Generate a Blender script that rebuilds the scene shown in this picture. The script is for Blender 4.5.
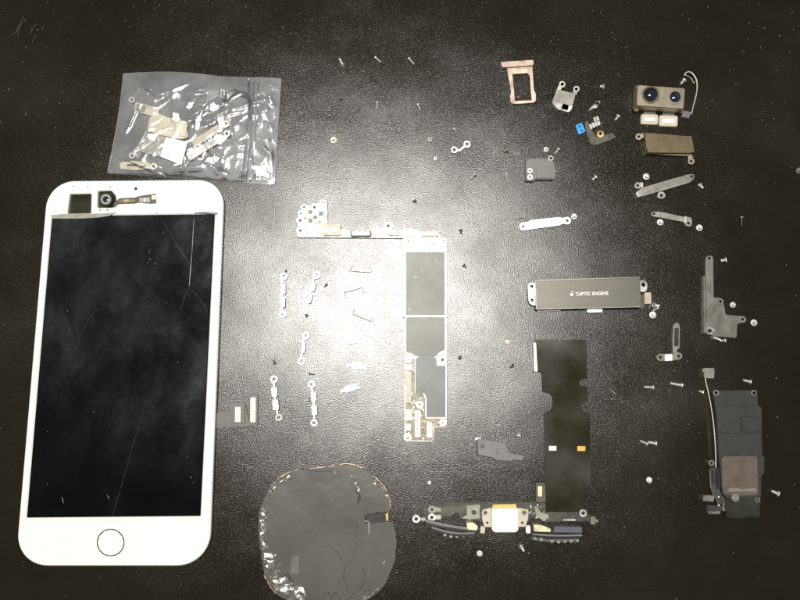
import bpy, bmesh, math, random
from mathutils import Vector, Matrix, noise
from mathutils.geometry import tessellate_polygon

for o in list(bpy.data.objects):
    bpy.data.objects.remove(o)
SC = bpy.context.scene
COL = SC.collection
random.seed(7)
rad = math.radians
MM = 0.001

# ------------------------------------------------------------------ camera
TILT, FPX, CAM_H = rad(7.0), 600.0, 246.0          # focal length in photo pixels, height in mm
cam_d = bpy.data.cameras.new('camera')
cam = bpy.data.objects.new('camera', cam_d)
COL.objects.link(cam)
cam.location = (0, 0, CAM_H * MM)
cam.rotation_euler = (TILT, 0, 0)
cam_d.sensor_width = 36.0
cam_d.lens = 36.0 * FPX / 800.0
cam_d.clip_start = 0.01
cam_d.clip_end = 20.0
SC.camera = cam

# ------------------------------------------------------------------ room light
w = bpy.data.worlds.new('World')
SC.world = w
w.use_nodes = True
bg = w.node_tree.nodes['Background']
bg.inputs[0].default_value = (1.0, 0.93, 0.80, 1)
bg.inputs[1].default_value = 0.075

# ceiling lamp over the bench, in front of the photographer
lamp_d = bpy.data.lights.new('ceiling_lamp', 'AREA')
lamp_d.shape = 'ELLIPSE'
lamp_d.size = 0.42
lamp_d.size_y = 0.17
lamp_d.energy = 17.0
lamp_d.color = (1.0, 0.965, 0.91)
lamp = bpy.data.objects.new('ceiling_lamp', lamp_d)
COL.objects.link(lamp)
lamp.location = (-0.045, 0.165, 1.05)
lamp.rotation_euler = (rad(-9), 0, 0)

SC.view_settings.view_transform = 'Standard'
SC.view_settings.look = 'None'
SC.view_settings.gamma = 1.0
SC.view_settings.exposure = 0.0
SC.view_settings.use_curve_mapping = False
SC.render.engine = 'CYCLES'
SC.cycles.use_denoising = False
SC.cycles.transparent_max_bounces = 16
SC.cycles.max_bounces = 10
SC.cycles.sample_clamp_indirect = 6.0


# ------------------------------------------------------------------ pixel -> table
def P(px, py, z=0.0):
    """point (mm) where the ray of photo pixel (px, py) meets height z above the table"""
    a, b = (px - 400.0) / FPX, (300.0 - py) / FPX
    d = Vector((a, b * math.cos(TILT) + math.sin(TILT), b * math.sin(TILT) - math.cos(TILT)))
    t = (z - CAM_H) / d.z
    return Vector((d.x * t, d.y * t, z))


# ------------------------------------------------------------------ materials
def new_mat(name):
    m = bpy.data.materials.new(name)
    m.use_nodes = True
    nt = m.node_tree
    return m, nt, nt.nodes['Principled BSDF']


def ramp(nt, fac, stops):
    r = nt.nodes.new('ShaderNodeValToRGB')
    el = r.color_ramp.elements
    el[0].position, el[0].color = stops[0][0], (*stops[0][1], 1)
    el[1].position, el[1].color = stops[-1][0], (*stops[-1][1], 1)
    for p, c in stops[1:-1]:
        e = el.new(p)
        e.color = (*c, 1)
    nt.links.new(fac, r.inputs[0])
    return r.outputs[0]


def tex(nt, kind, scale, detail=3.0, stretch=None, rough=0.55):
    tc = nt.nodes.new('ShaderNodeTexCoord')
    src = tc.outputs['Object']
    if stretch:
        mp = nt.nodes.new('ShaderNodeMapping')
        mp.inputs['Scale'].default_value = stretch
        nt.links.new(src, mp.inputs[0])
        src = mp.outputs[0]
    n = nt.nodes.new(kind)
    n.inputs['Scale'].default_value = scale
    if 'Detail' in n.inputs:
        n.inputs['Detail'].default_value = detail
    if 'Roughness' in n.inputs and kind == 'ShaderNodeTexNoise':
        n.inputs['Roughness'].default_value = rough
    nt.links.new(src, n.inputs['Vector'])
    return n


def mat(name, col, rough=0.4, metal=0.0, var=0.18, scale=350.0, bump=0.0, bscale=1500.0, spec=0.5,
        rvar=0.12, stretch=None, coat=0.0):
    """plain procedural material: noise-mottled colour and gloss, fine bump"""
    m, nt, b = new_mat(name)
    n = tex(nt, 'ShaderNodeTexNoise', scale, 4, stretch)
    lo = tuple(max(0, c * (1 - var)) for c in col)
    hi = tuple(min(1, c * (1 + var)) for c in col)
    nt.links.new(ramp(nt, n.outputs['Fac'], [(0.3, lo), (0.7, hi)]), b.inputs['Base Color'])
    n2 = tex(nt, 'ShaderNodeTexNoise', scale * 0.6, 3)
    mr = nt.nodes.new('ShaderNodeMapRange')
    mr.inputs[1].default_value, mr.inputs[2].default_value = 0.3, 0.7
    mr.inputs[3].default_value, mr.inputs[4].default_value = max(0.03, rough - rvar), min(1, rough + rvar)
    nt.links.new(n2.outputs['Fac'], mr.inputs[0])
    nt.links.new(mr.outputs[0], b.inputs['Roughness'])
    b.inputs['Metallic'].default_value = metal
    b.inputs['Specular IOR Level'].default_value = spec
    b.inputs['Coat Weight'].default_value = coat
    if bump:
        nb = tex(nt, 'ShaderNodeTexNoise', bscale, 2)
        bp = nt.nodes.new('ShaderNodeBump')
        bp.inputs['Strength'].default_value = bump
        bp.inputs['Distance'].default_value = 0.0001
        nt.links.new(nb.outputs['Fac'], bp.inputs['Height'])
        nt.links.new(bp.outputs[0], b.inputs['Normal'])
    return m


def table_material():
    """black laminate: dark body under a thin satin skin with an orange-peel grain and hand smears"""
    m, nt, pb = new_mat('black_grained_laminate')
    nt.nodes.remove(pb)
    L = nt.links.new
    out = nt.nodes['Material Output']
    big = tex(nt, 'ShaderNodeTexNoise', 14.0, 6, rough=0.6)
    c = ramp(nt, big.outputs['Fac'], [(0.30, (0.0085, 0.0068, 0.0036)), (0.55, (0.0125, 0.0105, 0.0062)),
                                      (0.75, (0.0215, 0.0195, 0.014))])
    df = nt.nodes.new('ShaderNodeBsdfDiffuse')
    L(c, df.inputs[0])
    gl = nt.nodes.new('ShaderNodeBsdfGlossy')
    gl.distribution = 'BECKMANN'
    # hand smears: the gloss differs from patch to patch
    sm = tex(nt, 'ShaderNodeTexNoise', 26.0, 5, stretch=(1.0, 1.6, 1), rough=0.6)
    mr = nt.nodes.new('ShaderNodeMapRange')
    mr.inputs[1].default_value, mr.inputs[2].default_value = 0.32, 0.68
    mr.inputs[3].default_value, mr.inputs[4].default_value = 0.285, 0.345
    L(sm.outputs['Fac'], mr.inputs[0])
    L(mr.outputs[0], gl.inputs['Roughness'])
    sp = nt.nodes.new('ShaderNodeMapRange')
    sp.inputs[1].default_value, sp.inputs[2].default_value = 0.3, 0.7
    sp.inputs[3].default_value, sp.inputs[4].default_value = 1.05, 1.95
    sm2 = tex(nt, 'ShaderNodeTexNoise', 33.0, 4, rough=0.65)
    L(sm2.outputs['Fac'], sp.inputs[0])
    fr = nt.nodes.new('ShaderNodeFresnel')
    fr.inputs['IOR'].default_value = 1.58
    fm = nt.nodes.new('ShaderNodeMath')
    fm.operation = 'MULTIPLY'
    L(fr.outputs[0], fm.inputs[0])
    L(sp.outputs[0], fm.inputs[1])
    mix = nt.nodes.new('ShaderNodeMixShader')
    L(fm.outputs[0], mix.inputs[0])
    L(df.outputs[0], mix.inputs[1])
    L(gl.outputs[0], mix.inputs[2])
    L(mix.outputs[0], out.inputs[0])
    # orange-peel grain
    n = tex(nt, 'ShaderNodeTexNoise', 2500.0, 1, rough=0.6)
    bp = nt.nodes.new('ShaderNodeBump')
    bp.inputs['Strength'].default_value = 0.75
    bp.inputs['Distance'].default_value = 0.00009
    L(n.outputs['Fac'], bp.inputs['Height'])
    L(bp.outputs[0], gl.inputs['Normal'])
    return m


def screen_material():
    m, nt, b = new_mat('smeared_glass_with_reflection')
    L = nt.links.new
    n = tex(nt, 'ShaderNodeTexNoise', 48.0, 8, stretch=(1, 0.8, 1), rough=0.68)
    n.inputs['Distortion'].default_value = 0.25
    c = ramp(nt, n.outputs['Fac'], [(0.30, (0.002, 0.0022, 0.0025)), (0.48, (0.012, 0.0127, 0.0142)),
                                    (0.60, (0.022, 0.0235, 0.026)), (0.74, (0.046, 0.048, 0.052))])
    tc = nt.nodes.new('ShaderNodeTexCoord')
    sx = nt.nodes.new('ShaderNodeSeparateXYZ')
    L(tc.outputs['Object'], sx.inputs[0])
    # grease smears, plus a ceiling reflection painted paler towards the earpiece end
    refl_mask = nt.nodes.new('ShaderNodeMapRange')
    refl_mask.inputs[1].default_value, refl_mask.inputs[2].default_value = -0.045, 0.055
    refl_mask.inputs[3].default_value, refl_mask.inputs[4].default_value = 0.05, 1.0
    L(sx.outputs['Y'], refl_mask.inputs[0])
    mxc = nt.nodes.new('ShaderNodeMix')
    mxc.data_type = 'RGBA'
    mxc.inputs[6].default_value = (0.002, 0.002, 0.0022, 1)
    L(refl_mask.outputs[0], mxc.inputs[0])
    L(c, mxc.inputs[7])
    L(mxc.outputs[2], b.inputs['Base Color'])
    mr = nt.nodes.new('ShaderNodeMapRange')
    mr.inputs[1].default_value, mr.inputs[2].default_value = 0.35, 0.7
    mr.inputs[3].default_value, mr.inputs[4].default_value = 0.05, 0.24
    L(n.outputs['Fac'], mr.inputs[0])
    L(mr.outputs[0], b.inputs['Roughness'])
    b.inputs['Specular IOR Level'].default_value = 0.4
    return m


def film_material(h0, h1):
    """thin clear polythene: mostly see-through, a glossy skin and a little haze"""
    m = bpy.data.materials.new('clear_polythene')
    m.use_nodes = True
    nt = m.node_tree
    nt.nodes.clear()
    L = nt.links.new
    out = nt.nodes.new('ShaderNodeOutputMaterial')
    tr = nt.nodes.new('ShaderNodeBsdfTransparent')
    tr.inputs[0].default_value = (0.97, 0.975, 0.98, 1)
    gl = nt.nodes.new('ShaderNodeBsdfGlossy')
    gl.inputs['Roughness'].default_value = 0.25
    df = nt.nodes.new('ShaderNodeBsdfDiffuse')
    df.inputs[0].default_value = (0.8, 0.82, 0.84, 1)
    lw = nt.nodes.new('ShaderNodeFresnel')
    lw.inputs[0].default_value = 1.5
    ad = nt.nodes.new('ShaderNodeMath')
    ad.operation = 'MULTIPLY_ADD'
    ad.inputs[1].default_value = 2.6
    ad.inputs[2].default_value = 0.02
    L(lw.outputs[0], ad.inputs[0])
    n = tex(nt, 'ShaderNodeTexNoise', 60.0, 4)
    mr = nt.nodes.new('ShaderNodeMapRange')
    mr.inputs[1].default_value, mr.inputs[2].default_value = 0.35, 0.7
    mr.inputs[3].default_value, mr.inputs[4].default_value = h0, h1
    L(n.outputs['Fac'], mr.inputs[0])
    m1 = nt.nodes.new('ShaderNodeMixShader')
    L(mr.outputs[0], m1.inputs[0])
    L(tr.outputs[0], m1.inputs[1])
    L(df.outputs[0], m1.inputs[2])
    m2 = nt.nodes.new('ShaderNodeMixShader')
    L(ad.outputs[0], m2.inputs[0])
    L(m1.outputs[0], m2.inputs[1])
    L(gl.outputs[0], m2.inputs[2])
    L(m2.outputs[0], out.inputs[0])
    return m


def graphite_material():
    m, nt, b = new_mat('dull_graphite_film')
    L = nt.links.new
    n = tex(nt, 'ShaderNodeTexNoise', 45.0, 5, rough=0.5)
    c = ramp(nt, n.outputs['Fac'], [(0.28, (0.062, 0.062, 0.055)), (0.5, (0.088, 0.088, 0.080)),
                                    (0.75, (0.105, 0.105, 0.096))])
    L(c, b.inputs['Base Color'])
    b.inputs['Roughness'].default_value = 0.30
    b.inputs['Specular IOR Level'].default_value = 0.5
    n2 = tex(nt, 'ShaderNodeTexNoise', 55.0, 3)
    bp = nt.nodes.new('ShaderNodeBump')
    bp.inputs['Strength'].default_value = 0.8
    bp.inputs['Distance'].default_value = 0.0006
    L(n2.outputs['Fac'], bp.inputs['Height'])
    L(bp.outputs[0], b.inputs['Normal'])
    return m


M = {
    'table': table_material(),
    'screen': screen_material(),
    'film': film_material(.03, .10),
    'film_back': film_material(.13, .24),
    'graphite': graphite_material(),
    'white': mat('white_plastic', (0.79, 0.775, 0.74), 0.28, var=0.02, bump=0.0),
    'port': mat('white_connector_plastic', (0.84, 0.82, 0.76), 0.45, var=0.04),
    'steel': mat('bright_steel', (0.60, 0.59, 0.56), 0.38, 1.0, var=0.08, bump=0.25),
    'screw_steel': mat('plated_screw_steel', (0.66, 0.65, 0.61), 0.45, 0.65, var=0.08),
    'steel_dull': mat('dull_steel', (0.30, 0.29, 0.265), 0.45, 1.0, rvar=.06, var=0.14, bump=0.3),
    'steel_dark': mat('dark_steel', (0.25, 0.24, 0.215), 0.42, 1.0, rvar=.05, var=0.15, bump=0.3),
    'shield': mat('brushed_nickel_shield', (0.096, 0.096, 0.090), 0.50, 1.0, rvar=.02, var=0.05, scale=120, bump=0.1),
    'fleck': mat('light_fleck', (0.125, 0.122, 0.112), 0.50, 1.0, rvar=.02, var=0.1),
    'shield_cool': mat('grey_tape_shield', (0.11, 0.118, 0.113), 0.50, 0.6, rvar=.02, var=0.05, scale=120, bump=0.1),
    'tinned': mat('tinned_frame', (0.56, 0.545, 0.49), 0.40, 1.0, var=0.05, bump=0.2),
    'taptic': mat('satin_steel_can', (0.125, 0.12, 0.105), 0.46, 1.0, rvar=.02, var=0.05, scale=160, stretch=(0.25, 2, 1), bump=0.1),
    'bronze': mat('nickel_bronze_can', (0.50, 0.44, 0.34), 0.40, 1.0, rvar=.03, var=0.06, bump=0.15),
    'bronze_dark': mat('dark_bronze_cover', (0.24, 0.195, 0.12), 0.40, 1.0, rvar=.03, var=0.06, bump=0.15),
    'rose': mat('rose_gold_aluminium', (0.58, 0.455, 0.375), 0.42, 1.0, var=0.05, bump=0.3),
    'rose_in': mat('rose_gold_inner', (0.66, 0.56, 0.43), 0.38, 1.0, var=0.05),
    'gold': mat('gold_plating', (0.83, 0.62, 0.28), 0.34, 1.0, var=0.1),
    'gold_pale': mat('pale_gold_contacts', (0.78, 0.66, 0.44), 0.42, 0.7, var=0.12, scale=900),
    'brass': mat('dark_brass_screw', (0.40, 0.32, 0.19), 0.34, 1.0, var=0.2),
    'copper': mat('copper_washer', (0.76, 0.50, 0.36), 0.36, 1.0, var=0.1),
    'flex_black': mat('black_olive_flex', (0.017, 0.0155, 0.0065), 0.30, var=0.12, scale=90, bump=0.05, spec=0.45),
    'flex_grey': mat('grey_flex', (0.115, 0.115, 0.108), 0.42, var=0.1, bump=0.1),
    'flex_dark': mat('dark_grey_flex', (0.045, 0.045, 0.036), 0.40, var=0.3, bump=0.15),
    'flex_olive': mat('olive_flex', (0.085, 0.078, 0.055), 0.40, var=0.15, bump=0.1),
    'plastic_grey': mat('grey_moulded_plastic', (0.16, 0.16, 0.155), 0.55, var=0.08, bump=0.3),
    'plastic_dark': mat('charcoal_plastic', (0.022, 0.0225, 0.0195), 0.55, var=0.12, bump=0.35),
    'plastic_black': mat('black_plastic', (0.012, 0.012, 0.012), 0.45, var=0.2, bump=0.2),
    'rubber': mat('dark_rubber_mesh', (0.07, 0.07, 0.068), 0.5, var=0.5, scale=1200, bump=0.5),
    'lavender': mat('violet_grey_membrane', (0.085, 0.085, 0.11), 0.45, var=0.12),
    'pcb': mat('pale_circuit_board', (0.24, 0.215, 0.16), 0.46, var=0.45, scale=900, bump=0.3),
    'pcb_light': mat('tinned_circuit_board', (0.34, 0.33, 0.30), 0.45, 0.55, var=0.3, scale=700, bump=0.2),
    'cream': mat('cream_connector', (0.52, 0.47, 0.36), 0.45, var=0.1, scale=900),
    'lens_black': mat('black_lens_barrel', (0.010, 0.011, 0.014), 0.25, var=0.2),
    'lens_blue': mat('blue_coated_lens', (0.006, 0.018, 0.045), 0.06, var=0.3, spec=0.9, coat=1.0),
    'blue': mat('blue_foam_gasket', (0.03, 0.28, 0.62), 0.5, var=0.12),
    'yellow': mat('yellow_tape', (0.60, 0.46, 0.14), 0.45, var=0.12),
    'orange': mat('amber_label', (0.78, 0.42, 0.07), 0.5, var=0.08),
    'label': mat('white_label', (0.82, 0.80, 0.76), 0.5, var=0.03),
    'tape': mat('pale_green_tape', (0.27, 0.275, 0.22), 0.45, var=0.2),
    'brown_plate': mat('brown_magnet_plate', (0.125, 0.098, 0.080), 0.50, 0.4, var=0.08, bump=0.25),
    'green_dark': mat('dark_green_board', (0.022, 0.024, 0.017), 0.35, var=0.2),
    'purple': mat('violet_grey_block', (0.16, 0.14, 0.17), 0.45, var=0.15),
    'beige': mat('beige_shield', (0.55, 0.50, 0.39), 0.45, 0.35, var=0.08),
    'white_metal': mat('white_metal_shield', (0.86, 0.85, 0.80), 0.42, 0.2, var=0.03),
    'foil': mat('crumpled_foil', (0.62, 0.61, 0.58), 0.33, 0.9, var=0.35, scale=700, bump=0.8, bscale=900),
    'edge_copper': mat('copper_torn_edge', (0.62, 0.42, 0.27), 0.4, 0.6, var=0.3),
    'ink': mat('dark_line', (0.012, 0.012, 0.012), 0.5, var=0.1),
    'ring': mat('grey_button_ring', (0.10, 0.10, 0.10), 0.35, 0.6, var=0.1),
    'scratch': mat('pale_scratch', (0.42, 0.43, 0.45), 0.5, var=0.3, scale=900),
    'scratch_dim': mat('faint_scratch', (0.09, 0.095, 0.10), 0.5, var=0.3, scale=900),
    'smear': mat('finger_smear', (0.017, 0.018, 0.020), 0.5, var=0.6, scale=500),
    'dust': mat('pale_dust', (0.33, 0.32, 0.28), 0.8, var=0.3),
    'wire': mat('pale_wire', (0.45, 0.42, 0.36), 0.4, 0.4, var=0.1),
}


# ------------------------------------------------------------------ objects
def thing(name, label, cat, px, py, group=None):
    o = bpy.data.objects.new(name, None)
    COL.objects.link(o)
    o.empty_display_size = 0.004
    o.location = P(px, py) * MM
    o['label'], o['category'] = label, cat
    if group:
        o['group'] = group
    return o


def base_of(o):
    v = Vector((0, 0, 0))
    while o is not None:
        v += o.location
        o = o.parent
    return v


def mesh(name, verts, faces, material, parent, smooth=False):
    """verts in mm, world space"""
    b = base_of(parent)
    me = bpy.data.meshes.new(name)
    me.from_pydata([(Vector(v) * MM - b)[:] for v in verts], [], faces)
    me.update()
    if smooth:
        me.polygons.foreach_set('use_smooth', [True] * len(me.polygons))
    me.materials.append(M[material] if isinstance(material, str) else material)
    o = bpy.data.objects.new(name, me)
    COL.objects.link(o)
    o.parent = parent
    return o


def area2(pts):
    return sum(a.x * b.y - b.x * a.y for a, b in zip(pts, pts[1:] + pts[:1]))


def dedupe(pts, eps=1e-4):
    out = []
    for p in pts:
        if not out or (p - out[-1]).length > eps:
            out.append(p)
    if len(out) > 1 and (out[0] - out[-1]).length < eps:
        out.pop()
    return out


def inset(pts, d):
    """move a counter-clockwise loop inwards by d"""
    res, n = [], len(pts)
    for i in range(n):
        a, b, c = pts[i - 1], pts[i], pts[(i + 1) % n]
        e1 = (b - a).to_2d().normalized()
        e2 = (c - b).to_2d().normalized()
        n1, n2 = Vector((-e1.y, e1.x)), Vector((-e2.y, e2.x))
        s = n1 + n2
        k = s.length
        s = s / k if k > 1e-6 else n1
        s *= d / max(0.45, s.dot(n1))
        res.append(Vector((b.x + s.x, b.y + s.y, b.z)))
    return res


def rounded(poly, r):
    """round the corners of a pixel polygon; r a number or one per corner"""
    out, n = [], len(poly)
    for i in range(n):
        a, b, c = Vector(poly[i - 1][:2]), Vector(poly[i][:2]), Vector(poly[(i + 1) % n][:2])
        rr = r[i] if isinstance(r, (list, tuple)) else r
        k1 = min(rr, (a - b).length * 0.48)
        k2 = min(rr, (c - b).length * 0.48)
        if min(k1, k2) < 0.05:
            out.append((b.x, b.y))
            continue
        p, q = b + (a - b).normalized() * k1, b + (c - b).normalized() * k2
        steps = 3 if rr < 4 else (5 if rr < 12 else 14)
        for s in range(steps + 1):
            t = s / steps
            # blend of a conic keeps it close to a circular arc
            w_ = 0.75
            den = (1 - t) ** 2 + 2 * w_ * t * (1 - t) + t * t
            v = (p * (1 - t) ** 2 + b * (2 * w_ * t * (1 - t)) + q * t * t) / den
            out.append((v.x, v.y))
    return out


def circ(cx, cy, r, n=16, ry=None):
    ry = r if ry is None else ry
    return [(cx + r * math.cos(2 * math.pi * i / n), cy + ry * math.sin(2 * math.pi * i / n)) for i in range(n)]


def rect(x0, y0, x1, y1, rot=0.0):
    c = Vector(((x0 + x1) / 2, (y0 + y1) / 2))
    ca, sa = math.cos(rad(rot)), math.sin(rad(rot))
    out = []
    for x, y in ((x0, y0), (x1, y0), (x1, y1), (x0, y1)):
        dx, dy = x - c.x, y - c.y
        out.append((c.x + dx * ca - dy * sa, c.y + dx * sa + dy * ca))
    return out


def strip(path, wd, cap=0):
    """outline of a band of pixel width wd along a path; cap = points of the round ends (0: square)"""
    pts = [Vector(p) for p in path]
    n = len(pts)
    ws = wd if isinstance(wd, (list, tuple)) else [wd] * n
    L_, R_ = [], []
    for i in range(n):
        d = (pts[min(i + 1, n - 1)] - pts[max(i - 1, 0)]).normalized()
        nn = Vector((-d.y, d.x)) * ws[i] / 2
        L_.append(pts[i] + nn)
        R_.append(pts[i] - nn)
    out = [(p.x, p.y) for p in L_]
    if cap:
        d = (pts[-1] - pts[-2]).normalized()
        a0 = math.atan2(d.x, -d.y)
        for k in range(1, cap):
            a = math.atan2(d.y, d.x) + math.pi / 2 - math.pi * k / cap
            out.append((pts[-1].x + math.cos(a) * ws[-1] / 2, pts[-1].y + math.sin(a) * ws[-1] / 2))
    out += [(p.x, p.y) for p in reversed(R_)]
    if cap:
        d = (pts[0] - pts[1]).normalized()
        for k in range(1, cap):
            a = math.atan2(d.y, d.x) + math.pi / 2 - math.pi * k / cap
            out.append((pts[0].x + math.cos(a) * ws[0] / 2, pts[0].y + math.sin(a) * ws[0] / 2))
    return out


def plate(name, outline, z0, z1, material, parent, holes=(), ch=0.06, r=0, zf=None, zref=None):
    """solid sheet with a pixel outline at its top, holes right through, chamfered rim.
    zf(px, py) may lift the sheet locally (mm)."""
    if r:
        outline = rounded(outline, r)
    hl = [circ(*h) if not isinstance(h[0], (list, tuple)) else h for h in holes]
    zr = z1 if zref is None else zref

    def lift(loop):
        out = []
        for q in loop:
            e = zf(q[0], q[1]) if zf else 0.0
            p = P(q[0], q[1], zr + e)
            p.z = e
            out.append(p)
        return dedupe(out)
    loops = [lift(outline)] + [lift(h) for h in hl]
    if area2(loops[0]) < 0:
        loops[0].reverse()
    for i in range(1, len(loops)):
        if area2(loops[i]) > 0:
            loops[i].reverse()
    ch = min(ch, (z1 - z0) * 0.45)
    verts, faces, off = [], [], []
    N = sum(len(l) for l in loops)
    tops = [inset(l, ch) for l in loops]
    for l in loops:
        verts += [Vector((p.x, p.y, p.z + z0)) for p in l]
    for l in loops:
        verts += [Vector((p.x, p.y, p.z + z1 - ch)) for p in l]
    for l in tops:
        verts += [Vector((p.x, p.y, p.z + z1)) for p in l]
    s = 0
    for l in loops:
        n = len(l)
        for i in range(n):
            a, b = s + i, s + (i + 1) % n
            faces.append((a, b, N + b, N + a))
            faces.append((N + a, N + b, 2 * N + b, 2 * N + a))
        s += n
    flat = [p for l in tops for p in l]
    for t in tessellate_polygon([[Vector((p.x, p.y, 0)) for p in l] for l in tops]):
        a, b, c = t
        cr = (flat[b] - flat[a]).to_2d().cross((flat[c] - flat[a]).to_2d()) if True else 0
        if cr < 0:
            b, c = c, b
        faces.append((2 * N + a, 2 * N + b, 2 * N + c))
        faces.append((a, c, b))
    return mesh(name, verts, faces, material, parent)


def ring(name, cx, cy, ro, ri, z0, z1, material, parent, n=16, ch=0.05, bore=None):
    o = plate(name, circ(cx, cy, ro, n), z0, z1, material, parent, holes=[(cx, cy, ri, 12)] if ri else (), ch=ch)
    if bore is not None:
        plate('bore', circ(cx, cy, ri + .1, 12), bore - .05, bore, 'ink', o if parent.parent is None else parent, ch=.01)
    return o


def tube(name, pts, r, material, parent, n=6, closed=False):
    """round bar of radius r mm along (px, py, z) points"""
    ps = [P(*p) for p in pts]
    m_ = len(ps)
    verts, faces = [], []
    for i in range(m_):
        d = (ps[min(i + 1, m_ - 1)] - ps[max(i - 1, 0)])
        d = d.normalized() if d.length > 1e-9 else Vector((1, 0, 0))
        up = Vector((0, 0, 1)) if abs(d.z) < 0.9 else Vector((0, 1, 0))
        u = d.cross(up).normalized()
        v = u.cross(d)
        rr = r[i] if isinstance(r, (list, tuple)) else r
        for k in range(n):
            a = 2 * math.pi * k / n
            verts.append(ps[i] + (u * math.cos(a) + v * math.sin(a)) * rr)
    for i in range(m_ - 1):
        for k in range(n):
            k2 = (k + 1) % n
            faces.append((i * n + k, i * n + k2, (i + 1) * n + k2, (i + 1) * n + k))
    faces.append(tuple(range(n)))
    faces.append(tuple(reversed(range((m_ - 1) * n, m_ * n))))
    return mesh(name, verts, faces, material, parent, smooth=True)


def spline(pts, k=6):
    """Catmull-Rom through tuples of any length"""
    out, n = [], len(pts)
    for i in range(n - 1):
        p0, p1, p2, p3 = pts[max(i - 1, 0)], pts[i], pts[i + 1], pts[min(i + 2, n - 1)]
        for s in range(k):
            t = s / k
            out.append(tuple(0.5 * (2 * b + (c - a) * t + (2 * a - 5 * b + 4 * c - d) * t * t
                                    + (3 * b - a - 3 * c + d) * t ** 3)
                             for a, b, c, d in zip(p0, p1, p2, p3)))
    out.append(tuple(pts[-1]))
    return out


def lens(name, cx, cy, r, z, hgt, material, parent):
    """small glass dome, r in px"""
    c = P(cx, cy, z)
    rm = (P(cx + r, cy, z) - c).length
    verts, faces, n = [c + Vector((0, 0, hgt))], [], 20
    for j in range(1, 5):
        t = j / 4
        for k in range(n):
            a = 2 * math.pi * k / n
            verts.append(c + Vector((math.cos(a) * rm * t, math.sin(a) * rm * t, hgt * (1 - t * t))))
    for k in range(n):
        faces.append((0, 1 + k, 1 + (k + 1) % n))
        for j in range(3):
            a, b = 1 + j * n + k, 1 + j * n + (k + 1) % n
            faces.append((a, a + n, b + n, b))
    return mesh(name, verts, faces, material, parent, smooth=True)


def scatter_boxes(name, poly_px, count, z, material, parent, smin=0.35, smax=0.9):
    """tiny soldered chips, too small to pick apart"""
    xs, ys = [p[0] for p in poly_px], [p[1] for p in poly_px]
    verts, faces = [], []
    for _ in range(count):
        c = P(random.uniform(min(xs), max(xs)), random.uniform(min(ys), max(ys)), z)
        sx, sy, h = random.uniform(smin, smax), random.uniform(smin, smax) * 0.6, random.uniform(0.15, 0.4)
        if random.random() < 0.5:
            sx, sy = sy, sx
        b = len(verts)
        for dz in (-0.1, h):
            for dx, dy in ((-1, -1), (1, -1), (1, 1), (-1, 1)):
                verts.append(c + Vector((dx * sx / 2, dy * sy / 2, dz)))
        faces += [(b + 4, b + 5, b + 6, b + 7)] + [(b + i, b + (i + 1) % 4, b + 4 + (i + 1) % 4, b + 4 + i) for i in range(4)]
    o = mesh(name, verts, faces, material, parent)
    o['kind'] = 'stuff'
    return o


# ------------------------------------------------------------------ table
def make_table():
    x, y = 480.0, 380.0
    verts = [(-x, -y, -25), (x, -y, -25), (x, y, -25), (-x, y, -25), (-x, -y, 0), (x, -y, 0), (x, y, 0), (-x, y, 0)]
    faces = [(3, 2, 1, 0), (4, 5, 6, 7), (0, 1, 5, 4), (1, 2, 6, 5), (2, 3, 7, 6), (3, 0, 4, 7)]
    o = mesh('table_top', verts, faces, 'table', None)
    o['kind'] = 'structure'
    o['label'] = 'black grained table top with smears and dust'


make_table()


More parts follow.
